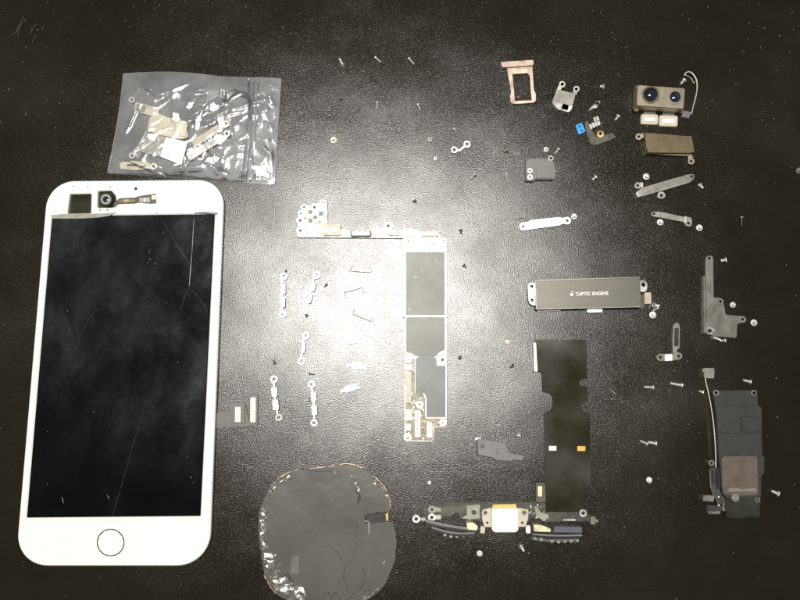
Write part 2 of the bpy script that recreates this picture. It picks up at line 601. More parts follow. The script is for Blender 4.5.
# ------------------------------------------------------------------ phone display
def make_phone():
    t = thing('phone_display', 'white phone front panel with cracked dark screen and round home button', 'phone screen', 118, 380)
    Z = 3.0
    out = rounded([(47.5, 181), (224.3, 179.5), (209.0, 566), (14.8, 566)], [27, 27, 33, 33])
    scr = [(51.6, 216), (214.6, 213.8), (200.2, 516.3), (26.3, 518)]
    ear = rounded([(69.5, 194), (91, 193.5), (90.5, 213.0), (67, 213.5)], 1)
    camh = rounded([(97.5, 191), (111, 190.5), (115.5, 196), (116, 206), (112, 207.5), (97, 207.5)], 1.2)
    plate('bezel', out, 1.1, Z, 'white', t, holes=[scr, ear, camh], ch=0.45)
    plate('midframe', rounded([(48.5, 182), (223.3, 180.5), (208.0, 565), (15.8, 565)], [27, 27, 33, 33]), 0.03, 1.05,
          'plastic_grey', t, ch=0.3, zref=1.05)
    plate('recess_floor', rect(60, 188, 125, 214.5), 1.08, 1.3, 'flex_black', t, zref=1.3)
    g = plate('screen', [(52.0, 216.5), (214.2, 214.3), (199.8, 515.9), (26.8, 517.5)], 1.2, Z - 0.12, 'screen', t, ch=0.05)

    def line(pts, r, m, nm):
        tube(nm, [(x, y, Z - 0.125) for x, y in pts], r, m, g, n=5)
    line([(194, 218), (193, 236), (192, 252), (190.5, 270), (189.3, 286)], [.06, .13, .07, .14, .10], 'scratch', 'crack')
    line([(161, 218), (168, 231), (176, 243), (183, 254), (189, 263)], .04, 'scratch_dim', 'crack')
    line([(171, 237), (180, 249), (187, 259), (192, 268)], .04, 'scratch_dim', 'crack')
    line([(196, 222), (201, 219), (206, 222), (204, 227), (197, 228)], .05, 'scratch_dim', 'crack')
    line([(189, 286), (185, 296), (181, 309)], .05, 'scratch_dim', 'crack')
    line([(190, 287), (197, 296), (205, 306), (208, 314)], .05, 'scratch_dim', 'crack')
    line([(146, 398), (139, 424), (129, 459), (119, 494), (112, 517)], .035, 'scratch_dim', 'scratch')
    line([(122, 292), (113, 303), (95, 311), (88, 320), (80, 336), (76, 347)], .03, 'scratch_dim', 'scratch')
    line([(125, 293), (126, 303), (122, 319)], .05, 'ink', 'crack')
    line([(131, 272), (138, 281), (150, 290), (160, 306)], .03, 'scratch_dim', 'scratch')
    line([(62, 497), (63.5, 503)], .09, 'scratch', 'scratch')
    line([(107, 495), (109.5, 499)], .07, 'scratch', 'scratch')
    line([(60, 305), (66, 322), (74, 340)], .03, 'scratch_dim', 'scratch')
    # greasy finger marks: a broken ring and a few dabs lying on the glass
    rr = random.Random(3)

    def dab(cx, cy, rx, ry, n, rot=0):
        pts = []
        for k in range(n):
            a = 2 * math.pi * k / n
            f = 1 + rr.uniform(-.18, .18)
            x, y = rx * f * math.cos(a), ry * f * math.sin(a)
            pts.append((cx + x * math.cos(rot) - y * math.sin(rot), cy + x * math.sin(rot) + y * math.cos(rot)))
        return pts
    for _ in range(26):
        x, y = rr.uniform(40, 200), rr.uniform(225, 512)
        if _ < 7:
            x, y = 151 + rr.uniform(-4, 4), 258 + rr.uniform(-7, 7)
        s = rr.uniform(.25, .6)
        plate('dust_fleck', dab(x, y, s, s * .7, 5, rr.uniform(0, 3)), Z - 0.115, Z - 0.04, 'dust', g, ch=0.01)
    # home button
    ring('button_gap', 110.6, 542.6, 14.0, 12.9, Z - 0.3, Z + 0.03, 'ring', t, n=48)
    plate('home_button', circ(110.6, 542.6, 12.7, 40), Z - 0.2, Z + 0.05, 'white', t, ch=0.04)
    # front camera in its cut-out, sensor flex beside it
    c = plate('front_camera', circ(105.8, 199.3, 6.6, 20), 1.35, 3.1, 'plastic_dark', t, ch=0.3)
    ring('lens_ring', 105.8, 199.3, 5.2, 3.1, 3.05, 3.3, 'steel_dull', c, n=20)
    lens('lens', 105.8, 199.3, 3.2, 3.02, 0.2, 'lens_blue', c)
    f = plate('sensor_flex', [(113.5, 203.5), (118, 199), (121, 198), (135, 197.4), (139, 196.0), (150, 194.3), (155.6, 193.2), (156.4, 203.3),
                              (151, 203.8), (138, 202.8), (135, 203.6), (119, 204.2), (114, 207)], 2.9, 3.12, 'flex_olive', t)
    plate('sensor_window', rounded(rect(119, 199.3, 135.5, 202.2, -1), 1), 3.1, 3.25, 'brass', f)
    plate('sensor_chip', rect(139, 197.2, 150, 202.6, -3), 3.1, 3.3, 'steel_dull', f)
    plate('solder_pad', circ(144.7, 199.8, 1.3, 10), 3.28, 3.4, 'label', f)
    plate('end_contact', rect(151.5, 195, 155.6, 199.5), 3.1, 3.28, 'gold_pale', f)
    plate('microphone_hole', circ(135.8, 188.7, 1.7, 12), Z - 0.1, Z + 0.02, 'ink', t)
    for x, y, r in ((100.2, 210, 1.0), (107.4, 210, 1.0), (109.8, 187.2, .9), (73, 186.5, .7), (88, 186.6, .7), (156.8, 213.2, .7)):
        plate('locating_dimple', circ(x, y, r, 10), Z - 0.05, Z + 0.015, 'plastic_grey', t, ch=.005)
    # lifted adhesive film along the top of the screen
    plate('adhesive_strip', [(50.6, 215.2), (62, 214), (90, 213.6), (100, 213.3), (117, 212.5), (109, 215.8), (98, 217.6), (80, 218.6), (52, 218.6)],
          Z + .02, Z + .16, 'tape', t)
    plate('adhesive_strip', [(194, 212.3), (205, 211.6), (217.5, 212.6), (218, 214.6), (206, 213.6), (194.5, 213.4)], Z + .02, Z + .14, 'plastic_grey', t)
    # display ribbon coming out from under the panel
    rb = plate('ribbon_cable', [(211, 413), (216.3, 412.6), (231, 411.2), (231.5, 402.8), (244, 402.4), (245.5, 404), (249, 422), (249.4, 395), (251, 394.2),
                                (257, 394.4), (258.2, 396), (258, 424), (256, 425.6), (231, 427), (217, 428.4), (211, 428.6)],
               0.35, 0.55, 'flex_grey', t, r=.8)
    b1 = plate('connector_block', rounded(rect(230.3, 402.8, 244.8, 423.6, 1), 1.2), 0.5, 1.1, 'flex_grey', rb)
    plate('contact_row', rect(235, 407, 240.6, 422, 1), 1.08, 1.35, 'gold_pale', b1)
    plate('contact_slot', rect(237.2, 409.5, 238.4, 419.5, 1), 1.33, 1.38, 'cream', b1)
    b2 = plate('connector_block', rounded(rect(249.4, 394.8, 257.6, 424.2, .5), 1), 0.5, 0.9, 'flex_grey', rb)
    plate('contact_row', rounded(rect(250.4, 397.4, 255.6, 422.2, .5), 1), 0.88, 1.2, 'gold_pale', b2)
    plate('contact_slot', rect(252.5, 400, 253.7, 419.6, .5), 1.18, 1.24, 'cream', b2)


make_phone()


# ------------------------------------------------------------------ bag and what is in it
def make_bag():
    # contents first: each lies on the bag's lower sheet
    t = thing('strap_bracket', 'tan metal strap with one eyelet inside the clear bag', 'bracket', 146, 109)
    plate('strap', [(135.6, 102), (160, 108.3), (157, 117.4), (133.4, 110.8)], .5, .9, 'beige', t, r=1)
    plate('fold', [(137, 103.4), (146, 105.8), (143.8, 112.2), (135, 110)], .88, 1.2, 'steel_dull', t, r=.6)
    ring('eyelet', 131.8, 99.6, 3.4, 1.4, .5, .85, 'steel', t)
    t = thing('beige_shield', 'cream stepped shield lying at the middle of the bag heap', 'shield', 168, 127)
    plate('body', [(149.5, 117), (158, 113), (167, 117), (186, 121.5), (188, 137), (182, 139), (173, 137.5), (160, 135), (147, 131)], .95, 1.7, 'beige', t, r=1.2)
    plate('raised_pad', rect(163, 121, 175, 130, 12), 1.65, 2.0, 'beige', t, r=1)
    plate('raised_pad', rect(176, 123.5, 186.5, 136, 10), 1.65, 2.1, 'beige', t, r=1)
    t = thing('grey_shield_plate', 'grey square shield plate in the bag beside a white one', 'shield', 150, 145)
    plate('sheet', [(147, 132), (166.5, 137), (160.5, 157.2), (136.5, 151)], .5, .9, 'steel_dull', t, r=.6)
    plate('rim', strip([(146.5, 131), (141, 141), (136.2, 152)], 1.5), .5, 1.15, 'steel', t)
    t = thing('white_shield_plate', 'bright white square shield plate in the bag', 'shield', 173, 151)
    plate('sheet', [(165.8, 136.8), (187.6, 142), (181.5, 165), (160, 156.5)], 1.0, 1.45, 'white_metal', t, r=.6)
    t = thing('slotted_bracket', 'small slotted tan bracket with two eyelets in the bag corner', 'bracket', 138, 166)
    plate('body', [(119.5, 162.5), (133, 160.6), (149, 162.4), (152, 168), (136, 170.4), (120, 168.8)], .45, .8, 'beige', t,
          holes=[rect(127, 164.3, 137, 166.2), rect(141, 165.4, 146, 167.2)], r=1)
    ring('eyelet', 132, 155.6, 3.3, 1.4, .45, .75, 'steel', t)
    ring('eyelet', 153.8, 166.2, 3.4, 1.5, .45, .85, 'steel', t)
    t = thing('long_bracket', 'long tan strip with an eyelet in the bag, above a brighter one', 'bracket', 212, 132)
    plate('strip', strip([(193, 144), (222, 126)], 7.4), .5, .85, 'beige', t, r=.8)
    ring('eyelet', 225.6, 123.6, 3.8, 1.6, .5, .9, 'steel', t)
    t = thing('long_bracket', 'long bright steel strip with an eyelet in the bag, under a tan one', 'bracket', 206, 147)
    plate('strip', strip([(188, 158), (223, 136)], 7.0), 1.5, 1.85, 'steel', t, r=.8)
    ring('eyelet', 226.8, 133.6, 3.5, 1.4, 1.5, 1.9, 'steel', t)
    t = thing('ring_terminal', 'small steel ring terminal loose in the bag below the long strips', 'terminal', 200, 157)
    ring('loop', 200.5, 156.8, 3.7, 1.9, .4, .8, 'steel', t)
    plate('tongue', strip([(196.4, 158), (189.5, 160.5)], 2.6), .42, .74, 'steel', t)
    t = thing('black_ribbon', 'curled black flex ribbon inside the bag near the zip', 'ribbon cable', 240, 98)
    pts = spline([(221, 97.5, 1.0), (229, 94.5, 1.3), (238, 92.6, 1.6), (246, 95, 1.5), (250, 101, 1.2), (251.3, 109, .9), (250, 119, .6)], 5)
    plate('ribbon', strip([(p[0], p[1]) for p in pts], [8.2] * 10 + [5.0] * 6 + [3.0] * (len(pts) - 16)), 1.3, 1.5, 'plastic_black', t)
    t = thing('spring_clip', 'small bent steel clip in the bag near the ribbon', 'clip', 221, 116)
    plate('blade', [(217, 114), (229, 109.5), (224, 119), (217, 121)], .4, .7, 'steel', t)
    # the bag
    t = thing('zip_bag', 'clear crumpled zip-lock bag holding small metal parts', 'bag', 195, 130)
    TL, TR, BR, BL = Vector((123.2, 73.6)), Vector((281.4, 78.4)), Vector((274.8, 185)), Vector((107.8, 173))
    NX, NY = 210, 140

    def bag_px(u, v):
        p = (TL * (1 - u) + TR * u) * (1 - v) + (BL * (1 - u) + BR * u) * v
        p.y += -3.2 * math.sin(math.pi * min(1, u * 1.6)) * (1 - v) if u < .62 else 0
        p.x += -2.6 * math.sin(math.pi * v * 1.1) * (1 - u) * -.6
        return p

    def rid(x, y, s, seed):
        return 1 - abs(noise.noise(Vector((x * s + seed, y * s - seed, seed)))) * 2

    # hand-placed creases: (u0, v0, u1, v1, height mm, width)
    creases = [(.05, .02, .24, .23, 1.0, .016), (.24, .23, .52, .02, .6, .02), (.42, .17, .64, .11, 1.3, .03), (.42, .26, .60, .24, 1.1, .022),
               (.60, .24, .66, .42, 1.2, .022), (.64, .40, .70, .52, .9, .02), (.55, .62, .70, .97, 1.0, .012), (.60, .66, .67, .80, .9, .022),
               (.62, .84, .69, .88, .9, .02), (.35, .92, .55, .88, 1.0, .018), (.30, .97, .45, .94, .8, .02), (.02, .80, .35, .99, .7, .014),
               (.86, .08, .97, .25, 1.2, .025), (.90, .30, .96, .48, 1.1, .022), (.88, .60, .97, .72, 1.2, .03), (.80, .88, .97, .94, 1.3, .03),
               (.93, .5, .99, .9, .9, .018), (.50, .48, .60, .40, 1.0, .018), (.12, .30, .06, .60, .7, .014), (.44, .40, .52, .34, .8, .02)]

    facets = [(.575, .165, 5.2, 3.0, -.17, .10), (.68, .13, 3.6, 2.0, -.20, .12), (.60, .30, 2.6, 2.2, -.15, .11), (.66, .44, 3.0, 3.6, -.18, .09),
              (.64, .60, 2.4, 2.6, -.16, .12), (.62, .80, 3.4, 2.2, -.17, .10), (.66, .90, 2.6, 1.8, -.19, .10), (.90, .12, 3.0, 3.4, -.16, .10),
              (.93, .36, 2.4, 3.6, -.19, .12), (.95, .62, 1.9, 4.2, -.16, .09), (.91, .88, 3.4, 3.4, -.18, .11), (.84, .90, 1.6, 3.4, -.14, .10),
              (.45, .92, 5.0, 1.6, -.17, .12), (.30, .93, 3.0, 1.4, -.15, .12), (.36, .42, 2.2, 2.4, -.18, .11), (.50, .44, 2.6, 2.2, -.16, .10),
              (.44, .30, 2.0, 1.6, -.18, .12), (.22, .62, 1.6, 2.2, -.17, .10), (.10, .16, 2.0, 1.0, -.2, .15), (.07, .74, 1.4, 2.4, -.17, .12)]

    def hgt(u, v):
        e = min(u, 1 - u) * 160
        f = min(v, 1 - v) * 104
        dome = (1 - math.exp(-e / 9.0)) * (1 - math.exp(-f / 8.0))
        body = 2.5 + .35 * noise.noise(Vector((u * 5, v * 4, 2.2)))
        if u > .80:
            body = 2.5 - 1.5 * min(1, (u - .80) / .06)
        x, y = u * 16, v * 10.5
        wr = 0.55 * rid(x, y, .33, 3.1) ** 3 + 0.32 * rid(x * .8 + y * .5, y, .75, 8.3) ** 3 + .07 * rid(x, y, 1.7, 5.2) ** 2
        if u > .84:
            wr += .35 * rid(x, y * .7, .8, 1.7) ** 2
        cr = dome * wr
        for (a, b, c, d, hh, ww) in creases:
            px, py = (u - a) * 1.5, (v - b)
            dx, dy = (c - a) * 1.5, d - b
            L2 = dx * dx + dy * dy
            k = max(0, min(1, (px * dx + py * dy) / L2))
            q = math.hypot(px - dx * k, py - dy * k)
            cr += 1.5 * hh * dome * math.exp(-(q / (ww * 1.3)) ** 1.4) * math.sin(math.pi * (.12 + .76 * k))
        # flat crinkle facets, tipped this way and that
        X, Y, K, fh = u * 68.0, -v * 45.0, 0.0, 0.0
        for (a, b, rx, ry, gx, gy) in facets:
            dx, dy = X - a * 68.0, Y + b * 45.0
            wob = 1 + .45 * noise.noise(Vector((X * .45, Y * .45, a * 9))) + .2 * noise.noise(Vector((X * 1.3, Y * 1.3, b * 9)))
            ca, sa = math.cos(a * 37 + b * 11), math.sin(a * 37 + b * 11)
            q = (abs(dx * ca + dy * sa) / (rx * 1.35) + abs(dy * ca - dx * sa) / (ry * .9)) * wob
            if q < 1.25:
                k = min(1, (1.25 - q) / .3)
                if k > K:
                    K, fh = k, dome * (gx * dx + gy * dy + .5)
        h = dome * body + (1 - .9 * K) * cr + K * fh
        return .10 + max(.05, h)

    verts, faces = [], []
    for j in range(NY + 1):
        for i in range(NX + 1):
            u, v = i / NX, j / NY
            q, h = bag_px(u, v), hgt(u, v)
            verts.append(P(q.x, q.y, h))
    for j in range(NY):
        for i in range(NX):
            a = j * (NX + 1) + i
            faces.append((a, a + NX + 1, a + NX + 2, a + 1))
    mesh('upper_sheet', verts, faces, 'film', t, smooth=True)
    verts, faces, nx, ny = [], [], 60, 40
    for j in range(ny + 1):
        for i in range(nx + 1):
            u, v = i / nx, j / ny
            q = bag_px(u, v)
            verts.append(P(q.x, q.y, .06 + .03 * noise.noise(Vector((u * 9, v * 7, 0)))))
    for j in range(ny):
        for i in range(nx):
            a = j * (nx + 1) + i
            faces.append((a, a + nx + 1, a + nx + 2, a + 1))
    mesh('lower_sheet', verts, faces, 'film_back', t, smooth=True)
    for u0, rr_ in ((.795, .42), (.825, .26), (.855, .2)):
        pts = []
        for k in range(25):
            v = .015 + .97 * k / 24
            q = bag_px(u0 + .003 * math.sin(v * 5), v)
            pts.append((q.x, q.y, hgt(u0, v) * .9 + .15))
        tube('zip_ridge', pts, rr_, 'film', t, n=8)
    for v0, v1, u0, u1 in ((0, 0, 0, 1), (1, 1, 0, 1), (0, 1, 0, 0), (0, 1, 1, 1)):
        pts = []
        for k in range(31):
            s = k / 30
            q = bag_px(u0 + (u1 - u0) * s, v0 + (v1 - v0) * s)
            pts.append((q.x, q.y, .2 + .12 * noise.noise(Vector((s * 14, u0 * 3, v0 * 5)))))
        tube('edge_seam', pts, .13, 'film', t, n=6)


make_bag()


# ------------------------------------------------------------------ logic board
def make_board():
    t = thing('logic_board', 'L-shaped phone logic board with silver shields and screw eyelets', 'circuit board', 424, 330)
    B0, B1 = 0.5, 1.3
    edge = [(297.3, 237.3), (297.6, 226), (299, 212), (303, 206), (312, 205), (318, 203.5), (322, 200), (326.5, 200.5), (327.4, 206), (327.6, 227),
            (342, 229.5), (350, 230.5), (372, 229), (384, 228), (392, 229), (402, 231.5), (438, 230.5), (440, 236), (446.3, 240), (446.8, 300),
            (446.9, 424.5), (445, 427), (434.5, 427), (433.6, 440), (431, 441.8), (406.5, 441.6), (404.2, 438), (404, 300), (403.4, 238.2)]
    plate('board', edge, B0, B1, 'pcb_light', t, ch=.05, zref=B1)
    plate('lower_board_skin', [(405.3, 358), (414.5, 358), (414.5, 394), (423, 394), (426, 400), (426, 419), (445.5, 419), (445.5, 425.5), (433, 425.8),
                         (432.6, 440.4), (406, 440.2)], B1 - .1, B1 + .06, 'pcb', t)
    for x, y, ro, ri in ((300.2, 230.5, 3.7, 1.6), (300.2, 220.4, 3.7, 1.7), (300.7, 213.6, 2.9, 1.0), (304.1, 207.1, 2.9, 1.2), (314.4, 207.3, 3.7, 1.5),
                         (322.8, 202.3, 3.0, 1.0), (344.6, 232, 2.7, .8), (388.2, 226, 4.3, 1.9), (408.2, 241.4, 3.5, .9), (443.8, 240.6, 3.0, 1.1),
                         (408.4, 359.7, 3.3, 1.4), (442.6, 359.7, 3.5, 1.5), (419.6, 404.6, 3.7, 1.6), (443, 422.7, 3.6, 1.5), (407.6, 437.3, 4.0, 1.9)):
        ring('screw_eyelet', x, y, ro, ri, B0 - .2, B1 + .28, 'tinned', t, n=18, bore=B1 + .03)
    for x, y, s in ((310.3, 212, 2), (315.2, 217, 1.8), (310.2, 220.6, 2), (321, 213.6, 2.2)):
        plate('solder_pad', rect(x - s, y - s, x + s, y + s, 8), B1 - .05, B1 + .1, 'shield_cool', t)
    plate('antenna_block', rounded(rect(322.6, 224, 340.3, 235.4), 1), B1 - .1, B1 + .9, 'cream', t)
    plate('coil_cover', rounded(rect(324.5, 228.5, 336.5, 231.5), .6), B1 + .85, B1 + 1.1, 'white_metal', t)
    plate('round_ended_connector', rounded(rect(350.4, 230.4, 371.4, 236.6), 2), B1 - .2, B1 + 1.2, 'shield', t, ch=.2)
    plate('connector_cap', rounded(rect(352, 231.2, 369.6, 235), 1.4), B1 + 1.15, B1 + 1.4, 'tinned', t)
    for x0, y0, x1, y1, m in ((389, 231.2, 399, 235.4, 'cream'), (402.5, 229.4, 418.6, 236, 'tinned'), (421, 230.6, 438.6, 236, 'cream'),
                              (416.5, 238.4, 438.8, 243.4, 'gold_pale')):
        c = plate('board_connector', rounded(rect(x0, y0, x1, y1), .6), B1 - .1, B1 + .7, m, t)
        plate('contact_slot', rect(x0 + 2, (y0 + y1) / 2 - .6, x1 - 2, (y0 + y1) / 2 + .6), B1 + .68, B1 + .8, 'tinned', c)
    # upper shield can: tinned fence with two grey lids and the hinge line between
    f = plate('shield_fence', [(404.6, 246.5), (446.7, 246.5), (446.4, 354), (440.5, 355.5), (437, 358), (415, 357.5), (411, 355), (404.7, 355)],
              B1 - .1, B1 + 1.0, 'tinned', t, ch=.15)
    plate('shield_lid', rect(405.9, 251.8, 444.8, 315.4), B1 + .9, B1 + 1.16, 'shield', f)
    plate('shield_lid', rounded([(405.9, 316.9), (445.0, 316.9), (445.0, 350), (439, 352.6), (436.5, 356.8), (415.4, 356.4), (411.5, 353.6), (405.9, 352.6)], 1.5),
          B1 + .9, B1 + 1.16, 'shield', f)
    for x, y, sx, sy in ((426.6, 253.6, 1.6, .8), (426.8, 261, .7, 4), (436, 260.5, .8, 2.4), (437.6, 263, .6, 1.6), (415.6, 277, 2.0, 1.3), (419, 301, .9, 1.2), (409.5, 309.6, 1.8, 1.6),
                         (423.6, 318.4, 3, .8), (412, 330, .8, .8), (432, 338, .7, .9)):
        plate('bright_fleck', circ(x, y, sx, 7, sy), B1 + 1.15, B1 + 1.175, 'fleck', f, ch=.004)
    plate('hinge_tab', circ(403.7, 316.1, 1.1, 8), B1 + .3, B1 + 1.1, 'steel_dark', f)
    plate('hinge_tab', circ(446.9, 316.1, 1.1, 8), B1 + .3, B1 + 1.1, 'steel_dark', f)
    # lower shield
    f = plate('shield_fence', [(414.6, 357.5), (437.4, 357.5), (437.4, 364.2), (447, 364.2), (447, 418.6), (425.2, 418.6), (425.2, 400), (423, 394.2), (414.6, 394.2)],
              B1 - .1, B1 + .85, 'tinned', t, ch=.15)
    lid = [(415.4, 359)] + [(426 + 10.6 * math.cos(a), 359 + 3.6 * math.sin(a)) for a in [math.pi + k * math.pi / 8 for k in range(9)]] + \
          [(436.8, 365.4), (445.6, 365.4), (445.6, 417.3), (426.4, 417.3), (426.4, 399), (424.4, 393), (415.4, 393)]
    ld = plate('shield_lid', lid, B1 + .75, B1 + 1.2, 'shield_cool', f)
    for k in range(3):
        for j in range(4):
            plate('etched_mark', rect(431 + j * 2.6, 404.5 + k * 2.6, 432.7 + j * 2.6, 405.9 + k * 2.6), B1 + 1.19, B1 + 1.215, 'shield', ld, ch=.002)
    plate('lid_flap', rounded(rect(415.4, 389.8, 424.6, 393.6), .8), B1 + 1.15, B1 + 1.35, 'shield', f)
    for x0, y0, x1, y1, m in ((405.8, 371.5, 411.4, 403, 'cream'), (405.8, 409.6, 411.6, 420.4, 'gold_pale'), (414.8, 410.5, 420.4, 437, 'gold_pale'),
                              (426.8, 422.4, 432.2, 437.6, 'gold_pale'), (406, 364.4, 412, 370, 'tinned'), (405.6, 424, 411, 430.6, 'tinned')):
        c = plate('board_connector', rounded(rect(x0, y0, x1, y1), .7), B1, B1 + .75, m, t)
        plate('contact_slot', rect((x0 + x1) / 2 - .7, y0 + 2, (x0 + x1) / 2 + .7, y1 - 2), B1 + .73, B1 + .85, 'cream', c)
    scatter_boxes('chip_components', [(412, 396), (425, 441)], 26, B1 + .06, 'tinned', t)
    scatter_boxes('chip_components', [(421, 420), (444, 425)], 24, B1 + .06, 'cream', t)
    scatter_boxes('chip_components', [(405, 358), (414, 440)], 30, B1 + .06, 'tinned', t, .3, .7)
    scatter_boxes('chip_components', [(303, 212), (326, 235)], 26, B1, 'pcb', t, .3, .6)
    scatter_boxes('chip_components', [(374, 230), (402, 236)], 14, B1, 'pcb', t, .3, .6)
    scatter_boxes('chip_components', [(410, 237), (440, 246)], 22, B1, 'pcb', t, .3, .6)


make_board()


# ------------------------------------------------------------------ small spring brackets
GB = 'spring brackets set out in rows'


def spring_bracket(lab, top, bot, ro, ri, flanges, bar, m='steel', mb=None, extra=()):
    t = thing('spring_bracket', lab, 'bracket', (top[0] + bot[0]) / 2, (top[1] + bot[1]) / 2, GB)
    ring('eyelet', top[0], top[1], ro, ri, .7, 1.1, m, t, n=18)
    ring('eyelet', bot[0], bot[1], ro * .95, ri, .5, .9, mb or m, t, n=18)
    plate('bar', strip(bar, 1.7), .05, 1.3, m, t)
    for a, b, wd in flanges:
        plate('flange', strip([a, b], wd), .8, 1.7, m, t, r=.5)
    for a, b, wd in extra:
        plate('tongue', strip([a, b], wd), .1, .5, m, t)


spring_bracket('straight two-eyed steel spring bracket with a dark screw behind its eyelet', (283.9, 276.4), (282.8, 314.3), 3.7, 1.8,
               [((284.2, 284.5), (284, 294), 2.4), ((284, 297.5), (283.8, 307), 2.4)],
               [(282.2, 279), (281.9, 296), (282, 311.5)])
spring_bracket('slanted two-eyed steel spring bracket with a tiny screw under its lower eyelet', (316.6, 274.8), (305.3, 309.7), 3.9, 1.7,
               [((315.0, 282.5), (312.8, 291), 2.4), ((311.6, 294), (309.0, 303), 2.4)], [(313.8, 278), (310.3, 292), (306.7, 306)])
spring_bracket('short two-eyed steel spring bracket lying alone, no cross pads', (306, 335.6), (301.6, 361), 3.9, 1.9,
               [((304.4, 342), (303.2, 353), 2.2)], [(303.8, 339), (302.4, 349), (301.4, 357.5)], extra=[((304, 341.5), (299.5, 340.6), 1.3)])
spring_bracket('two-eyed spring bracket with wide pads and one dull grey eyelet', (274, 379.3), (278.9, 417.4), 3.8, 1.9,
               [((274, 387.5), (274.6, 396.5), 5.6), ((275.2, 400), (275.8, 409.8), 5.8)], [(273.8, 382), (274.8, 398), (277.5, 414)], mb='steel_dull')
spring_bracket('two-eyed spring bracket with wide pads and a screw against its side', (311.6, 384.2), (314, 422.8), 3.7, 1.8,
               [((313.4, 392.5), (313.7, 401), 5.2), ((314.1, 405.5), (314.6, 414.8), 5.4)], [(312.2, 387), (313.6, 403), (314.2, 419.5)])

GW = 'thin wire clips'
for lab, a, b, e1, e2 in (('hair-thin wire clip lying level, first under the board arm', (350.4, 270.8), (371.2, 272.4), (351.6, 266.2), (370.4, 267.2)),
                          ('hair-thin wire clip tilted up with detached looking ends', (344.8, 292.4), (361.8, 287.6), (346.2, 298), (364, 292.6)),
                          ('hair-thin wire clip sloping down beside the board shield', (352.8, 314), (371.2, 321.4), (354.2, 310), (373.2, 317.8))):
    t = thing('wire_clip', lab, 'clip', (a[0] + b[0]) / 2, (a[1] + b[1]) / 2, GW)
    tube('wire', [(a[0], a[1], .35), ((a[0] + b[0]) / 2, (a[1] + b[1]) / 2 + .3, .5), (b[0], b[1], .35)], .09, 'steel_dull', t)
    tube('end_hook', [(a[0], a[1], .35), (e1[0] - .6, e1[1] + .8, .25), (e1[0] + 1.6, e1[1] - .4, .2)], .085, 'steel_dull', t)
    tube('end_hook', [(b[0], b[1], .35), (e2[0] + .5, e2[1] + .8, .25), (e2[0] - 2, e2[1] - .3, .2)], .085, 'steel_dull', t)

GS = 'small folded clips'
for lab, cx, cy, ang in (('small folded bright steel clip just under the thin wire clips', 350.8, 340.6, -5),
                         ('small folded bright steel clip, middle one of three', 357, 366, 4),
                         ('small folded bright steel clip, farthest of three from the wire clips', 350.2, 388.4, -17)):
    t = thing('folded_clip', lab, 'clip', cx, cy, GS)
    ca, sa = math.cos(rad(ang)), math.sin(rad(ang))

    def q(x, y):
        return (cx + x * ca - y * sa, cy + x * sa + y * ca)
    plate('saddle', [q(-5, -3.2), q(5, -3.2), q(5, 2.9), q(-5, 3.1)], .8, 1.4, 'steel', t, r=.8, holes=[circ(*q(0, 0), .9, 8)])
    plate('arm', [q(-10.8, -.6), q(-5.2, -2.2), q(-5.2, 1.9), q(-8, 1.2), q(-10.6, 2.6)], .05, 1.0, 'steel', t)
    plate('arm', [q(5.2, -2.2), q(9, -2.9), q(10.8, -2.2), q(8, -.7), q(8, .9), q(11, 1.8), q(9.4, 2.9), q(5.2, 2)], .05, 1.0, 'steel', t)

t = thing('link_plate', 'dumbbell shaped steel link with two rings lying alone', 'bracket', 460, 147)
ring('ring_end', 454.3, 149.8, 3.4, 1.7, .3, .75, 'steel', t, n=18)
ring('ring_end', 467, 144.1, 3.6, 1.7, .3, .75, 'steel', t, n=18)
plate('link', strip([(457, 150), (459.6, 150.4), (464.4, 146.2)], 2.1), .02, .7, 'steel', t)


